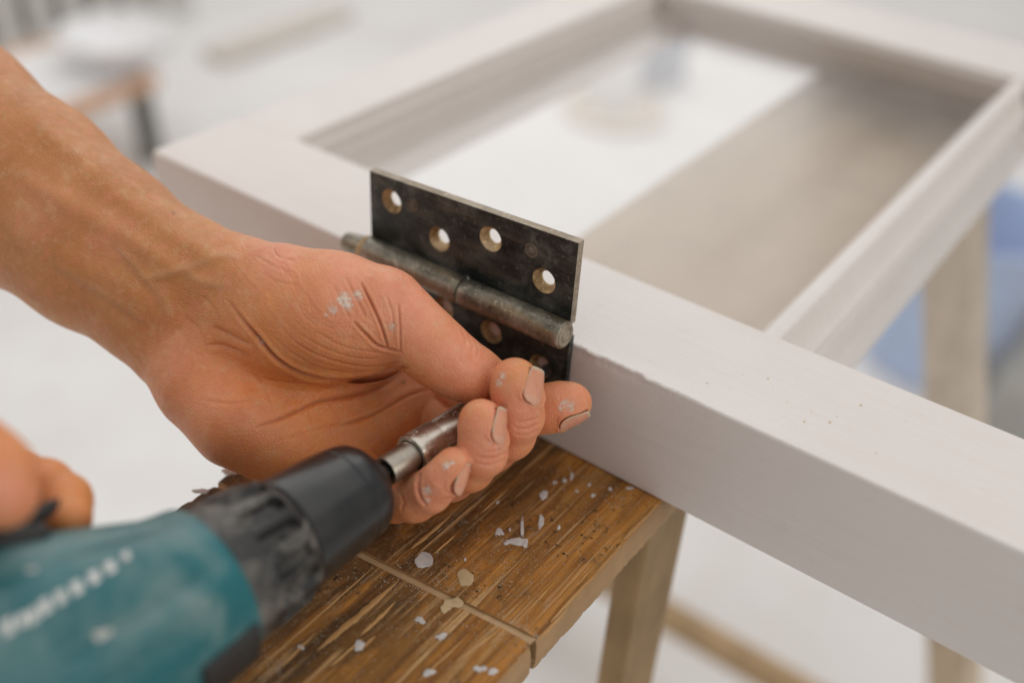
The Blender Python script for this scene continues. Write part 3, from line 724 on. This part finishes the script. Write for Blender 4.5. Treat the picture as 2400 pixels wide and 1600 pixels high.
def spline(line, n=40):
    L = np.array(line, float); t = np.linspace(0, len(L)-1, n); out = []
    for x in t:
        i = min(int(x), len(L)-2); f = x-i; p0 = L[max(i-1, 0)]; p1 = L[i]; p2 = L[i+1]; p3 = L[min(i+2, len(L)-1)]
        out.append(.5*((2*p1)+(-p0+p2)*f+(2*p0-5*p1+4*p2-p3)*f*f+(-p0+3*p1-3*p2+p3)*f**3))
    return np.array(out)

def mat_skin():
    b = NB('skin'); v = b.map()
    mott = b.noise(v, 85, 5, .66); fine = b.noise(v, 320, 4, .6)
    tan = b.ramp(mott, [(.3, (.465, .178, .048)), (.7, (.565, .240, .072))])
    pink = b.ramp(mott, [(.3, (.70, .245, .145)), (.7, (.82, .350, .225))])
    palm = b.ramp(mott, [(.3, (.79, .270, .072)), (.7, (.89, .340, .102))])
    col = b.mix(b.attr('palm'), tan, palm)
    pk = b.math('MULTIPLY', b.attr('pink'), b.ramp(b.noise(v, 120, 4, .6), [(.3, .75), (.6, 1.)])); col = b.mix(pk, col, pink)
    col = b.mix(b.ramp(b.noise(v, 260, 4, .7), [(.50, 0.), (.70, .45)]), col, (.74, .245, .15)); col = b.mix(b.ramp(b.noise(b.map(loc=(.2, .4, .1)), 190, 4, .7), [(.52, 0.), (.72, .38)]), col, (.66, .43, .23))
    col = b.mix(b.math('MULTIPLY', b.attr('fold_shade'), .65), col, (.40, .105, .045)); col = b.mix(b.math('MULTIPLY', b.attr('grime'), .18), col, (.28, .14, .075))  # creases: redder skin plus their shade painted into the colour
    col = b.mix(b.math('MULTIPLY', b.attr('vein'), .25), col, (.36, .23, .13))
    mole = b.math('MULTIPLY', b.ramp(b.voronoi(v, 38), [(.028, 1.), (.045, 0.)]), .55); col = b.mix(mole, col, (.24, .10, .045))
    # white paint dried in the skin ridges
    ridg = b.wave(b.map(rot=(.3, .5, .8)), 520, 1.5, 2, 2.); ridg2 = b.wave(b.map(rot=(1.1, .2, 2.2)), 430, 1.5, 2, 2.)
    rn = b.noise(v, 1150, 4, .8)
    rm = b.math('ADD', b.math('MULTIPLY', b.math('SUBTRACT', b.math('MAXIMUM', ridg, ridg2), .6), .45), b.math('MULTIPLY', b.math('SUBTRACT', rn, .5), 1.9))
    pmask = b.math('MULTIPLY', b.ramp(b.math('ADD', rm, b.attr('paint')), [(.60, 0.), (.74, 1.)]), b.ramp(b.attr('paint'), [(.12, 0.), (.3, 1.)]))
    col = b.mix(b.math('MULTIPLY', pmask, .78), col, (.72, .65, .56))
    creaseh = b.voronoi(b.map(scale=(1, 1, 1)), 900, 'DISTANCE_TO_EDGE'); creaseh = b.ramp(creaseh, [(.0, 0.), (.25, 1.)])
    lines = b.noise(b.map(scale=(1, 1.0, 1)), 700, 3, .6)
    long = b.noise(b.map(rot=(.2, .3, .6), scale=(90, 600, 600)), 1., 3, .6)
    h = b.math('ADD', b.math('MULTIPLY', creaseh, .35), b.math('ADD', b.math('MULTIPLY', lines, .45), b.math('MULTIPLY', long, .5)))
    h = b.math('ADD', h, b.math('MULTIPLY', pmask, .4))
    b.set(Base_Color=col, Roughness=b.ramp(fine, [(.3, .36), (.7, .54)]), Specular_IOR_Level=.55,
          Subsurface_Weight=.32, Subsurface_Radius=(1.0, .35, .18), Subsurface_Scale=.0032,
          Normal=b.bump(h, .62, .0005))
    return b.m
SKIN = mat_skin()
def mat_nail():
    b = NB('fingernail'); v = b.map(); n = b.noise(b.map(scale=(1, 1, 1)), 260, 3)
    base = b.ramp(n, [(.3, (.60, .265, .165)), (.7, (.69, .335, .215))])
    col = b.mix(b.attr('free'), base, (.56, .45, .32)); col = b.mix(b.math('MULTIPLY', b.attr('lunula'), .35), col, (.66, .44, .32))
    b.set(Base_Color=col, Roughness=.42, Specular_IOR_Level=.36, Subsurface_Weight=.2, Subsurface_Radius=(1., .4, .2), Subsurface_Scale=.001,
          Normal=b.bump(b.noise(v, 500, 3), .15, .0003)); return b.m
NAIL = mat_nail()
person = empty('person', tuple(pt(-100, 900, .38)), 'bare arms of a person steadying the bit holder and gripping the drill', 'person')

def add_attr(o, name, vals):
    a = o.data.attributes.new(name, 'FLOAT', 'POINT'); a.data.foreach_set('value', vals.astype(np.float32))

# ------------------------------------------------------------------ left forearm and hand (palm towards the camera)
VOX = .00062
lo = np.array([-.290, -.088, -.475]); hi = np.array([.048, .125, -.318])
body = Field(lo, hi, VOX)
K = .010
# forearm and wrist
body.chain([(-420,120,.440,265,.80), (-150,315,.430,240,.80), (60,452,.420,212,.78), (230,575,.410,190,.74), (395,682,.402,172,.68), (500,742,.398,165,.66)], K)
# carpals and heel of the hand
body.chain([(395,690,.402,150,.7), (520,800,.400,150,.72), (640,860,.402,140,.75)], K)
body.chain([(398,838,.396,58), (470,905,.388,88), (560,985,.383,98), (670,1048,.384,85), (770,1090,.388,70)], K)
# metacarpals
body.chain([(520,830,.394,98), (690,965,.391,92), (830,1045,.391,74)], .008)
body.chain([(540,800,.397,98), (740,915,.397,92), (905,995,.396,74)], .008)
body.chain([(560,770,.403,95), (780,860,.405,86), (960,940,.405,68)], .008)
body.chain([(600,740,.404,90), (820,800,.412,85), (1000,880,.412,66)], .008)
# wrist end of the thumb column and the thenar pad
body.chain([(470,655,.398,110), (560,668,.394,100), (645,668,.390,92)], .009)
thenar = [(600,735,.388,112), (700,742,.378,132), (800,750,.373,128), (868,762,.371,105)]
body.chain(thenar, .010)
body.chain([(660,690,.382,105), (780,706,.375,96), (880,716,.371,84)], .008)
# tendons and veins under the skin of the wrist
for line, r in [([(60,300,.395),(230,430,.388),(400,560,.383),(540,640,.378)], 15), ([(20,430,.385),(200,540,.378),(380,650,.374),(500,705,.375)], 16), ([(0,560,.386),(160,650,.382),(330,740,.379)], 14), ([(330,640,.375),(470,640,.373),(560,600,.378)], 10)]:
    pass
g = body.g
# thumb: joined to the pad
th = Field(lo, hi, VOX)
th.chain([(850,735,.372,92), (908,728,.369,90), (955,768,.367,84), (1003,808,.366,79), (1045,842,.366,74), (1085,868,.367,67), (1122,884,.369,60), (1146,893,.371,52)], .004)
g = smin(g, th.g, .0045)
def finger(pts, k=.0025, roots=None):
    f = Field(lo, hi, VOX); f.chain(pts, k); return f.g
fingers = [
    finger([(1000,885,.412,64), (1090,940,.404,60), (1180,962,.394,58), (1245,962,.386,57), (1290,956,.382,56), (1322,948,.380,53), (1342,943,.379,45)]),   # index
    finger([(955,945,.410,66), (1060,1020,.400,62), (1150,1046,.384,60), (1195,1018,.372,58), (1216,975,.364,58), (1213,935,.360,58), (1207,902,.358,56), (1206,892,.358,53)]),   # middle
    finger([(890,1000,.406,68), (980,1085,.394,62), (1055,1115,.376,58), (1100,1094,.362,56), (1131,1060,.355,57), (1132,1025,.352,55), (1128,993,.351,51), (1127,984,.351,48)]),     # ring
    finger([(800,1065,.391,66), (870,1140,.376,56), (925,1172,.364,50), (972,1170,.356,51), (1008,1150,.351,50), (1035,1124,.348,46), (1058,1096,.347,41), (1066,1085,.347,37)]),      # little
]
for f in fingers: g = smin(g, f, .0007)
V, F = surface_nets(g, lo, VOX)
V = smooth_mesh(V, F, 4)
lb = BVHTree.FromPolygons([Vector(p) for p in V], [tuple(map(int, f)) for f in F])      # smooth skin, camera axes
V, F = subdivide(V, F); V = smooth_mesh(V, F, 2)
N = normals(V, F); u, v = to_px(V); D = -V[:, 2]
front = np.clip((N*(-V/np.linalg.norm(V, axis=1)[:, None])).sum(1)*3, 0, 1)
# fingernails: (point on the finger's axis, outward normal, direction of the tip), length, width, crown
NAILS = [((1211,905,.359), (.82, .0, .57), (.36, .9, -.10), .0128, .0114, .0021),
         ((1129,998,.3515), (.92, .0, .38), (.38, .9, -.10), .0126, .0106, .0020),
         ((1046,1109,.3475), (.90, -.25, .34), (.42, .88, -.08), .0112, .0088, .0016),
         ((1326,947,.3795), (.40, -.78, .30), (.90, .38, .0), .0122, .0106, .0020)]
def nail_axes(c, nrm, along):
    n = np.array(nrm, float); n /= np.linalg.norm(n); a = np.array(along, float); a -= n*(a@n); a /= np.linalg.norm(a)
    return P3(*c), n, a, np.cross(n, a)
def nail_half(t):
    if t < -.35: return math.sqrt(max(0, 1-((t+.35)/.65)**2))**.7
    k = 1.0-.34*max(0.0, (t+.1)/1.1)**1.4
    return k*math.sqrt(max(0, 1-((t-.78)/.32)**2*.5)) if t > .78 else k
vi = np.clip(np.round((V-lo)/VOX).astype(int), 0, np.array(g.shape)-1)
fid = np.argmin(np.stack([f[vi[:, 0], vi[:, 1], vi[:, 2]] for f in fingers]), 0)
disp = np.zeros(len(V)); grime = np.zeros(len(V))
for (c, nrm, along, L_, W_, crown), fk in zip(NAILS, (1, 2, 3, 0)):
    p, n, a, bb = nail_axes(c, nrm, along); q = V-p; qn = q@n; ii = np.nonzero((np.abs(q).max(1) < .014) & (qn > .0025) & (qn < .0100) & (fid == fk))[0]; q = q[ii]
    x = (q@a)/(L_/2); y = np.abs(q@bb)/(W_/2); hw = np.array([nail_half(min(1., max(-1., t))) for t in x])
    e = np.maximum(np.abs(x)-1, 0)*L_/2*1000; e2 = (y-hw)*W_/2*1000
    dist = np.where(e > 0, np.hypot(e, np.maximum(e2, 0)), np.maximum(e2, -(1-np.abs(x))*L_/2*1000))      # mm, negative inside
    side = np.where(x > .75, np.clip((1.0-x)*4, 0, 1), 1)
    disp[ii] += np.where(dist < 0, -.75*np.clip(-dist/.5, 0, 1), 0) + .50*np.exp(-((dist-.75)/.6)**2)*side - .35*np.exp(-(dist/.3)**2)*side
    grime[ii] = np.maximum(grime[ii], np.exp(-(dist/.45)**2))
# creases and folds: (line, depth mm, half width mm, depth range)
CR = [
    ([(530,699),(568,749),(602,790),(640,834),(690,868),(745,886),(800,892),(855,890),(905,881),(948,861)], 4.2, .9, 0),
    ([(499,764),(545,788),(588,810)], .9, 1.4, 0),
    ([(484,808),(520,808),(560,823),(590,840)], .7, 1.3, 0),
    ([(845,660),(872,715),(893,764),(910,822)], 1.3, .6, 0),
    ([(934,712),(937,768),(938,828)], .9, .55, 0),
    ([(828,753),(859,785),(886,810),(943,826)], 1.2, .65, 0),
    ([(905,690),(920,740),(922,800)], .5, .6, 0),
    ([(810,650),(835,700),(860,750)], .5, .7, 0),
    ([(780,665),(800,705),(822,750)], .35, .7, 0),
    ([(660,768),(698,806),(759,838),(836,858),(897,860),(940,845)], .45, .6, 0),
    ([(700,780),(760,815),(830,838),(900,842)], .32, .6, 0),
    ([(740,775),(790,806),(850,822),(915,828)], .3, .6, 0),
    ([(640,790),(690,830),(750,862),(830,876)], .35, .6, 0),
    ([(598,1003),(667,976),(740,942),(817,926),(897,899),(958,858)], 1.1, 1.2, 0),
    ([(797,996),(874,969),(950,927),(1005,912)], 1.0, 1.0, 0),
    ([(620,888),(680,897),(760,900),(830,905)], .5, .8, 0),
    ([(470,935),(540,945),(610,930)], .35, 1.0, 0),
    ([(650,1035),(720,1010),(800,990),(860,985)], .4, .8, 0),
    ([(760,935),(790,970),(800,1000)], .3, .7, 0),
    ([(680,925),(720,960),(735,1010)], .25, .7, 0),
    ([(585,870),(615,905),(640,960)], .25, .8, 0),
    ([(405,760),(440,800),(450,860),(430,900)], .2, 1.2, 0),
    ([(430,740),(470,775),(485,830)], .35, 1.0, 0),
    ([(470,690),(500,720),(520,765)], .4, 1.0, 0),
    ([(640,585),(655,605),(690,612)], .45, .7, 0),
    ([(600,600),(640,625),(680,640)], .3, .7, 0),
    ([(615,640),(650,660),(700,670)], .25, .6, 0),
    ([(1096,786),(1108,806),(1104,826)], .45, .6, 0),
    ([(1112,798),(1122,818),(1116,838)], .4, .6, 0),
    ([(1080,775),(1092,792),(1090,812)], .35, .6, 0),
    ([(985,1108),(979,1135),(985,1165),(1000,1185)], 1.0, .7, .366),
    ([(935,1150),(945,1175),(940,1200)], .4, .7, .375),
    ([(1188,1058),(1160,1072),(1120,1072)], .6, .7, .36), ([(1184,1074),(1155,1088),(1118,1086)], .45, .7, .362), ([(1186,1044),(1165,1056),(1135,1060)], .4, .6, .36),
    ([(1266,990),(1235,1004),(1203,1002)], .6, .7, .372), ([(1262,1005),(1235,1018),(1205,1016)], .5, .7, .374), ([(1268,975),(1240,986),(1212,988)], .4, .6, .372),
    ([(1088,1140),(1068,1160),(1040,1172)], .5, .7, .36), ([(1094,1128),(1074,1146),(1048,1158)], .4, .6, .36),
]
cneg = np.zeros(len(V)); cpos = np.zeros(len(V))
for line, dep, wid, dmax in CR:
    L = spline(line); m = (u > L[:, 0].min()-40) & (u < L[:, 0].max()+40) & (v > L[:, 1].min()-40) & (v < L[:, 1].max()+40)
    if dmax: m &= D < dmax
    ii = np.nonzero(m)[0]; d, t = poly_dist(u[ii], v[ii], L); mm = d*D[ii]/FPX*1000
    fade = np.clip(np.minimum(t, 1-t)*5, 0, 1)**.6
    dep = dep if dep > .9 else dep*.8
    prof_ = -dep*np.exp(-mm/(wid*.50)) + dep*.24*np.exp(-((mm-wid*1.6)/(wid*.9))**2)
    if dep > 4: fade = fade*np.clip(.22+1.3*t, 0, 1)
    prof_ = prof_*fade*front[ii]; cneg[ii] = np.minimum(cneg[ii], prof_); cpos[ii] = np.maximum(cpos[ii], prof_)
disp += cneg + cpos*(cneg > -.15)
# tendons (+) and veins (+) along the forearm
TD = [([(40,250),(220,405),(400,545),(560,635)], 1.1, 4.2), ([(0,395),(200,500),(380,610),(490,690)], 1.2, 4.0), ([(0,520),(170,610),(330,700),(420,770)], .8, 4.5),
      ([(180,330),(330,450),(470,545)], .7, 3.2), ([(330,655),(420,640),(500,610),(570,600)], .6, 1.8), ([(260,560),(330,640),(380,700),(400,760)], .55, 1.6), ([(420,620),(470,660),(540,670)], .5, 1.8), ([(110,610),(260,700),(350,760)], .4, 1.6)]
vein = np.zeros(len(V))
for k, (line, hgt, wid) in enumerate(TD):
    L = spline(line, 24); ii = np.nonzero((u > L[:, 0].min()-70) & (u < L[:, 0].max()+70) & (v > L[:, 1].min()-70) & (v < L[:, 1].max()+70) & (front > 0))[0]
    d, t = poly_dist(u[ii], v[ii], L); mm = d*D[ii]/FPX*1000; fade = np.clip(np.minimum(t, 1-t)*6, 0, 1)
    b_ = np.exp(-(mm/wid)**2)*fade*front[ii]*(D[ii] < .43); disp[ii] += hgt*b_
    if wid < 2: vein[ii] = np.maximum(vein[ii], b_)
# fine wrinkles following the folds of the skin
def lines(p, t, freq, seed, sharp=3.0):
    n = vnoise(p*freq + .9*vnoise(t*.35, seed+5) + .5*vnoise(t*1.1, seed+9), seed); return -np.maximum(0, 1-np.abs(2*n-1)*1.6)**sharp*(.35+.65*vnoise(t*.5+p*.2, seed+3))
HV = np.nonzero((front > .02) & (u > 330) & (D < .43))[0]
def wrinkle(amp, pu, pv, freq, seed, spots, dist=None):
    w = np.zeros(len(HV)); uu, vv = u[HV], v[HV]
    for (cu, cv_, ru, rv, k) in spots: w = np.maximum(w, k*np.exp(-((uu-cu)/ru)**2-((vv-cv_)/rv)**2))
    m = w > .03; ii = HV[m]; mm = D[ii]/FPX*1000
    if dist is None: p = (u[ii]*pu+v[ii]*pv)*mm; t = (-u[ii]*pv+v[ii]*pu)*mm
    else:
        d_, t_ = poly_dist(u[ii], v[ii], dist); p = d_*mm; t = t_*60
    disp[ii] += amp*lines(p, t, freq, seed)*w[m]*front[ii]
wrinkle(.40, 0, 0, .62, 101, [(770,800,120,70,1), (690,760,90,70,1)], spline(CR[0][0], 24))
wrinkle(.34, .83, -.55, .75, 131, [(665,680,85,85,1), (600,660,60,60,1)])
wrinkle(.30, .95, -.30, .55, 151, [(870,720,60,80,1), (800,700,70,60,.7)])
wrinkle(.32, .42, .90, .50, 171, [(740,960,150,80,1), (900,930,90,60,1)])
wrinkle(.28, .25, .97, .55, 191, [(540,900,100,80,1), (480,830,70,70,1)])
wrinkle(.16, .80, .60, .60, 211, [(1040,830,80,70,1)])
wrinkle(.18, .70, -.70, .55, 231, [(430,720,90,110,1)])
wrinkle(.15, .10, .99, .65, 251, [(1210,1000,60,40,1), (1140,1085,55,40,1), (1010,1180,60,40,1)])
# bony bump at the wrist end of the thumb, soft lumps
for (cu, cv_, r, hgt) in [(650,600,45,.9),(900,655,40,.6),(715,700,70,.5),(560,940,90,.5),(820,960,60,-.8),(880,930,60,-.6),(930,905,45,-.8),(620,800,40,-.4)]:
    disp += hgt*np.exp(-((u-cu)**2+(v-cv_)**2)/r**2)*front*(D < .425)
V2 = V + N*(disp*.001)[:, None]
W = (RM.T @ V2.T).T + CAM
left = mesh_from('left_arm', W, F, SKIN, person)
# where the skin is pinker, where it is palm, where paint has dried on it
def blob(pts):
    a = np.zeros(len(V))
    for (cu, cv_, r, k, *dm) in pts:
        w = np.exp(-((u-cu)**2+(v-cv_)**2)/r**2)*k
        if dm: w = w*(D < dm[0])
        a = np.maximum(a, w)
    return np.clip(a, 0, 1)
add_attr(left, 'pink', blob([(650,600,75,.9),(950,720,150,1),(1080,840,120,.95),(820,680,150,.75),(1205,980,100,1),(1140,1050,110,1),(1030,1150,110,.95),(1330,950,90,.75),(430,840,90,.5),(480,930,130,.5),(560,1000,110,.5),(250,560,60,.3),(100,480,70,.25)]))
add_attr(left, 'palm', np.clip(np.maximum(blob([(780,980,230,1),(600,900,190,.9),(950,960,170,1),(700,800,200,.6)]), np.clip((u-430)/200, 0, 1)*.5), 0, 1))
add_attr(left, 'vein', vein); add_attr(left, 'fold_shade', np.clip(-cneg/1.2, 0, 1)); add_attr(left, 'grime', grime)
add_attr(left, 'paint', blob([(806,702,22,1.0),(814,716,17,.9),(840,690,19,.74),(780,724,20,.72),(766,736,12,.6),(606,790,12,.66),(611,804,11,.72),(918,764,17,.6),(928,752,12,.55),(1178,880,13,.78,.37),(1170,897,13,.74,.37),(1329,948,25,.68),(1318,955,18,.66),(1047,1092,13,.92,.355),(1058,1083,11,.82,.355),(1003,1148,15,.84,.36),(1000,1172,12,.7,.36),(998,1190,10,.5,.36),(1170,1045,17,.52,.36),(1150,1035,13,.46,.36),(1240,935,15,.4,.366),(1210,850,30,.34,.366)]))
# fingernails follow the finger's surface
for (c, nrm, along, L_, W_, crown) in NAILS:
    p, n, a, bb = nail_axes(c, nrm, along); NI, NJ = 21, 15; Vn = []; Fn = []; free = []; lun = []; hs = []
    for i in range(NI):
        t = i/(NI-1)*2-1; w = nail_half(t)
        for j in range(NJ):
            sj = (j/(NJ-1)*2-1)*w; p0 = p + a*(t*L_/2) + bb*(sj*W_/2)
            Vn.append((p0, sj, t)); free.append(max(0, min(1, max((t-.86+.10*sj*sj)/.05, ((abs(sj)/max(.05, w))-.90)/.06 if t > -.45 else 0)))); lun.append(max(0, min(1, (-.5-t)/.1)))
            if abs(sj) < .35 and abs(t) < .35:
                h_, nn, k_, dd = lb.ray_cast(Vector(p0+n*.03), Vector(-n))
                if h_ is not None: hs.append((np.array(h_)-p0)@n)
    hc = float(np.median(hs)); out = []
    for (p0, sj, t) in Vn:
        h_ = hc - crown*sj**2 - .0007*max(0, t-.1)**2 - .0009*max(0, -t-.2)**2
        out.append(CAM + RM.T @ (p0 + n*(h_+.00005)))
    for i in range(NI-1):
        for j in range(NJ-1): Fn.append((i*NJ+j, i*NJ+j+1, (i+1)*NJ+j+1, (i+1)*NJ+j))
    o = py_obj('fingernail', out, Fn, NAIL, left, True)
    sol = o.modifiers.new('thick', 'SOLIDIFY'); sol.thickness = .0005; sol.offset = 0
    add_attr(o, 'free', np.array(free)); add_attr(o, 'lunula', np.array(lun, float))

# ------------------------------------------------------------------ right hand round the drill handle
lo2 = np.array([-.30, -.21, -.345]); hi2 = np.array([-.085, -.005, -.19])
rh = Field(lo2, hi2, .0011)
rh.chain([(-330,1010,.262,120), (-180,1010,.258,105), (-80,1065,.256,88), (-20,1110,.256,84), (8,1165,.257,76)], .006)   # thumb
rh.chain([(-420,1120,.275,190), (-330,1010,.262,125)], .012)
rh.chain([(-430,1250,.285,230), (-330,1080,.300,190), (-230,980,.305,150)], .012)                                          # palm
rh.chain([(-560,1560,.280,220), (-430,1250,.285,225)], .012)                                                               # wrist
rg = rh.g
for pts in [[(-260,1080,.312,95), (-90,1090,.318,78), (30,1120,.314,66), (105,1140,.308,60), (150,1172,.301,58), (160,1215,.295,55)],
            [(-300,1000,.308,95), (-190,900,.315,82), (-110,910,.305,74), (-120,970,.285,66), (-190,1010,.272,60)],
            [(-330,920,.306,90), (-250,800,.312,80), (-180,810,.302,72), (-190,870,.282,64), (-250,900,.270,58)],
            [(-360,850,.304,84), (-310,730,.308,74), (-250,740,.298,66), (-260,800,.280,58), (-310,830,.270,52)]]:
    f = Field(lo2, hi2, .0011); f.chain(pts, .004); rg = smin(rg, f.g, .002)
Vr, Fr = surface_nets(rg, lo2, .0011); Vr = smooth_mesh(Vr, Fr, 4)
right = mesh_from('right_hand', (RM.T @ Vr.T).T + CAM, Fr, SKIN, person)
ur, vr = to_px(Vr)
add_attr(right, 'pink', np.clip(np.exp(-((ur-10)**2+(vr-1150)**2)/90**2)*1.0, 0, 1)); add_attr(right, 'palm', np.full(len(Vr), .55)); [add_attr(right, k, np.zeros(len(Vr))) for k in ('vein', 'fold_shade', 'grime')]; add_attr(right, 'paint', np.zeros(len(Vr)))

# ================================================================== the room's clutter, far out of focus
def fl(u, v): return on_plane(u, v, 2, ZF)
WPLASTIC = simple('white_plastic', (.80, .80, .81), .4); BLUEP = simple('blue_plastic', (.36, .50, .78), .45, 0, .15)
GREYP = simple('grey_plastic', (.30, .295, .265), .6, 0, .2); DARKMET = simple('dark_leg_metal', (.15, .15, .13), .5, .3)
ORANGEWOOD = mat_raw_wood('orange_wood', (.62, .36, .22), (.72, .46, .31), (20, 20, 20)); BATTEN = mat_raw_wood('grey_batten', (.66, .61, .55), (.72, .67, .61), (20, 20, 20))
CARD = simple('cardboard', (.70, .63, .55), .8)
# low stool with bowls, behind the forearm
sb = fl(352, 372)
stool = empty('stool', (sb[0]-.15, sb[1]-.05, ZF), 'low wooden stool on dark legs at the far left behind the forearm', 'stool')
def up(b, u, v):                                              # height above floor point b that shows at row v
    lo_, hi_ = ZF, .4
    for _ in range(40):
        m = (lo_+hi_)/2; q = RM @ (np.array([b[0], b[1], m])-CAM); vv = CV-FPX*q[1]/-q[2]
        if vv > v: lo_ = m
        else: hi_ = m
    return m
zs = up(sb, 330, 205)
e1 = np.array([.10, -.995]); e2 = np.array([-.995, -.10])       # along the stool, and away
def so(a, b): return (sb[0]+e1[0]*a+e2[0]*b, sb[1]+e1[1]*a+e2[1]*b)
V = []; 
for z in (zs, zs+.022):
    for (a, b) in [(-.03,-.03), (.40,-.03), (.40,.30), (-.03,.30)]: V.append(so(a, b)+(z,))
py_obj('seat', V, [(0,1,2,3), (4,5,6,7), (0,1,5,4), (1,2,6,5), (2,3,7,6), (3,0,4,7)], ORANGEWOOD, stool)
for (a, b) in [(0,0), (.37,0), (.37,.27), (0,.27)]:
    x, y = so(a, b); beam('leg', (x, y, zs-.001), (x+.01, y, ZF), .034, .034, (0, 1, 0), DARKMET, stool)
def bowl(name, c, r, hgt, label, cat):
    o = auto_smooth(lathe(name, c, (0, 0, 1), [(0, r*.55), (.004, r*.62), (hgt*.6, r*.9), (hgt, r), (hgt+.004, r), (hgt+.002, r*.95), (hgt*.6, r*.84), (.012, r*.5), (.010, 0)], 40, WPLASTIC, None), 50)
    return set_props(o, label, cat)
V = []
for z in (zs+.0222, zs+.0236):
    for (a, b) in [(-.02,.0), (.36,.015), (.37,.27), (-.01,.26)]: V.append(so(a, b)+(z,))
set_props(py_obj('paper_sheet', V, [(0,1,2,3), (4,5,6,7), (0,1,5,4), (1,2,6,5), (2,3,7,6), (3,0,4,7)], WPLASTIC), 'white paper sheet covering the top of the far stool', 'paper')
x, y = so(-.035, .075); bowl('bowl', (x, y, zs+.0240), .115, .06, 'larger white plastic bowl at the right end of the far stool', 'bowl')
x, y = so(.26, .10); bowl('bowl', (x, y, zs+.0240), .075, .030, 'shallow white dish on the left part of the far stool', 'bowl')
# white slatted screen at the far left
p0 = fl(-60, 175); p1 = fl(470, 30); sd_ = (p1-p0); Ls = np.linalg.norm(sd_); sd_ /= Ls
screen = empty('slatted_screen', tuple(p0), 'white slatted screen standing at the far left edge of the room', 'screen')
SLAT = simple('slat_white', (.68, .66, .63), .55); GAPC = simple('screen_backing', (.47, .45, .42), .7)
nrm_ = np.array([-sd_[1], sd_[0], 0])
for k in range(int(Ls/.085)):
    c = p0 + sd_*(k*.085+.02); beam('slat', (c[0], c[1], ZF+.02), (c[0], c[1], ZF+.62), .046, .016, tuple(sd_), SLAT, screen)
for z in (ZF+.03, ZF+.60):
    q0 = p0+nrm_*.026; q1 = p1+nrm_*.026; beam('rail', (q0[0], q0[1], z), (q1[0], q1[1], z), .05, .02, (0, 0, 1), SLAT, screen)
q0 = p0+nrm_*.06; q1 = p1+nrm_*.06; beam('backing', (q0[0], q0[1], ZF+.31), (q1[0], q1[1], ZF+.31), .60, .008, (0, 0, 1), GAPC, screen)
# battens on the floor behind the frame's left corner
for (a, b, w, lab) in [((505,150),(800,40),.09,'pale wooden batten lying on the floor behind the frame corner')]:
    A = fl(*a); B = fl(*b); o = beam('batten', (A[0], A[1], ZF+.016), (B[0], B[1], ZF+.016), w, .03, (-.5, .8, 0), BATTEN); set_props(o, lab, 'batten')
# tins seen through the frame
c = fl(1440, 268)
mt = set_props(auto_smooth(lathe('cardboard_ring', c+np.array([0,0,.001]), (0,0,1), [(0,.115),(.02,.12),(.02,.11),(.004,.105),(.004,0)], 36, CARD), 40), 'round cardboard tray on the floor seen through the frame', 'tray')
set_props(auto_smooth(lathe('paint_tin', c+np.array([-.03,.04,.0055]), (0,0,1), [(0,.05),(.002,.055),(.11,.055),(.113,.058),(.118,.058),(.119,.05),(.113,.048),(.113,0)], 32, WPLASTIC), 40), 'small white paint tin standing in the cardboard tray', 'tin')
c = fl(1535, 215)
bx = box('box', c[0]-.08, c[0]+.02, c[1]+.0, c[1]+.12, ZF+.001, ZF+.13, simple('slate_card', (.36, .38, .43), .7), None, .004); set_props(bx, 'small slate grey box on the floor beyond the tin', 'box')
# blue tub and dark bag under the right pane
c = fl(2085, 905)
tub = auto_smooth(lathe('tub', c+np.array([.02,.12,.001]), (0,0,1), [(0,.095),(.003,.10),(.25,.125),(.26,.135),(.266,.135),(.264,.125),(.25,.12),(.012,.095),(.010,0)], 40, BLUEP), 45); set_props(tub, 'blue plastic tub on the floor left of the bench leg', 'tub')
c = fl(2352, 850)
tub = auto_smooth(lathe('bucket', c+np.array([.04,.10,.001]), (0,0,1), [(0,.07),(.003,.08),(.11,.10),(.12,.106),(.123,.106),(.121,.10),(.11,.096),(.012,.076),(.010,0)], 40, BLUEP), 45); set_props(tub, 'smaller blue bucket on the floor right of the bench leg', 'bucket')
c = fl(2400, 1010)
bag = box('tool_case', c[0]-.06, c[0]+.30, c[1]-.05, c[1]+.22, ZF+.001, ZF+.11, GREYP, None, .02, 3); set_props(bag, 'dark grey tool case on the floor at the right edge', 'case')
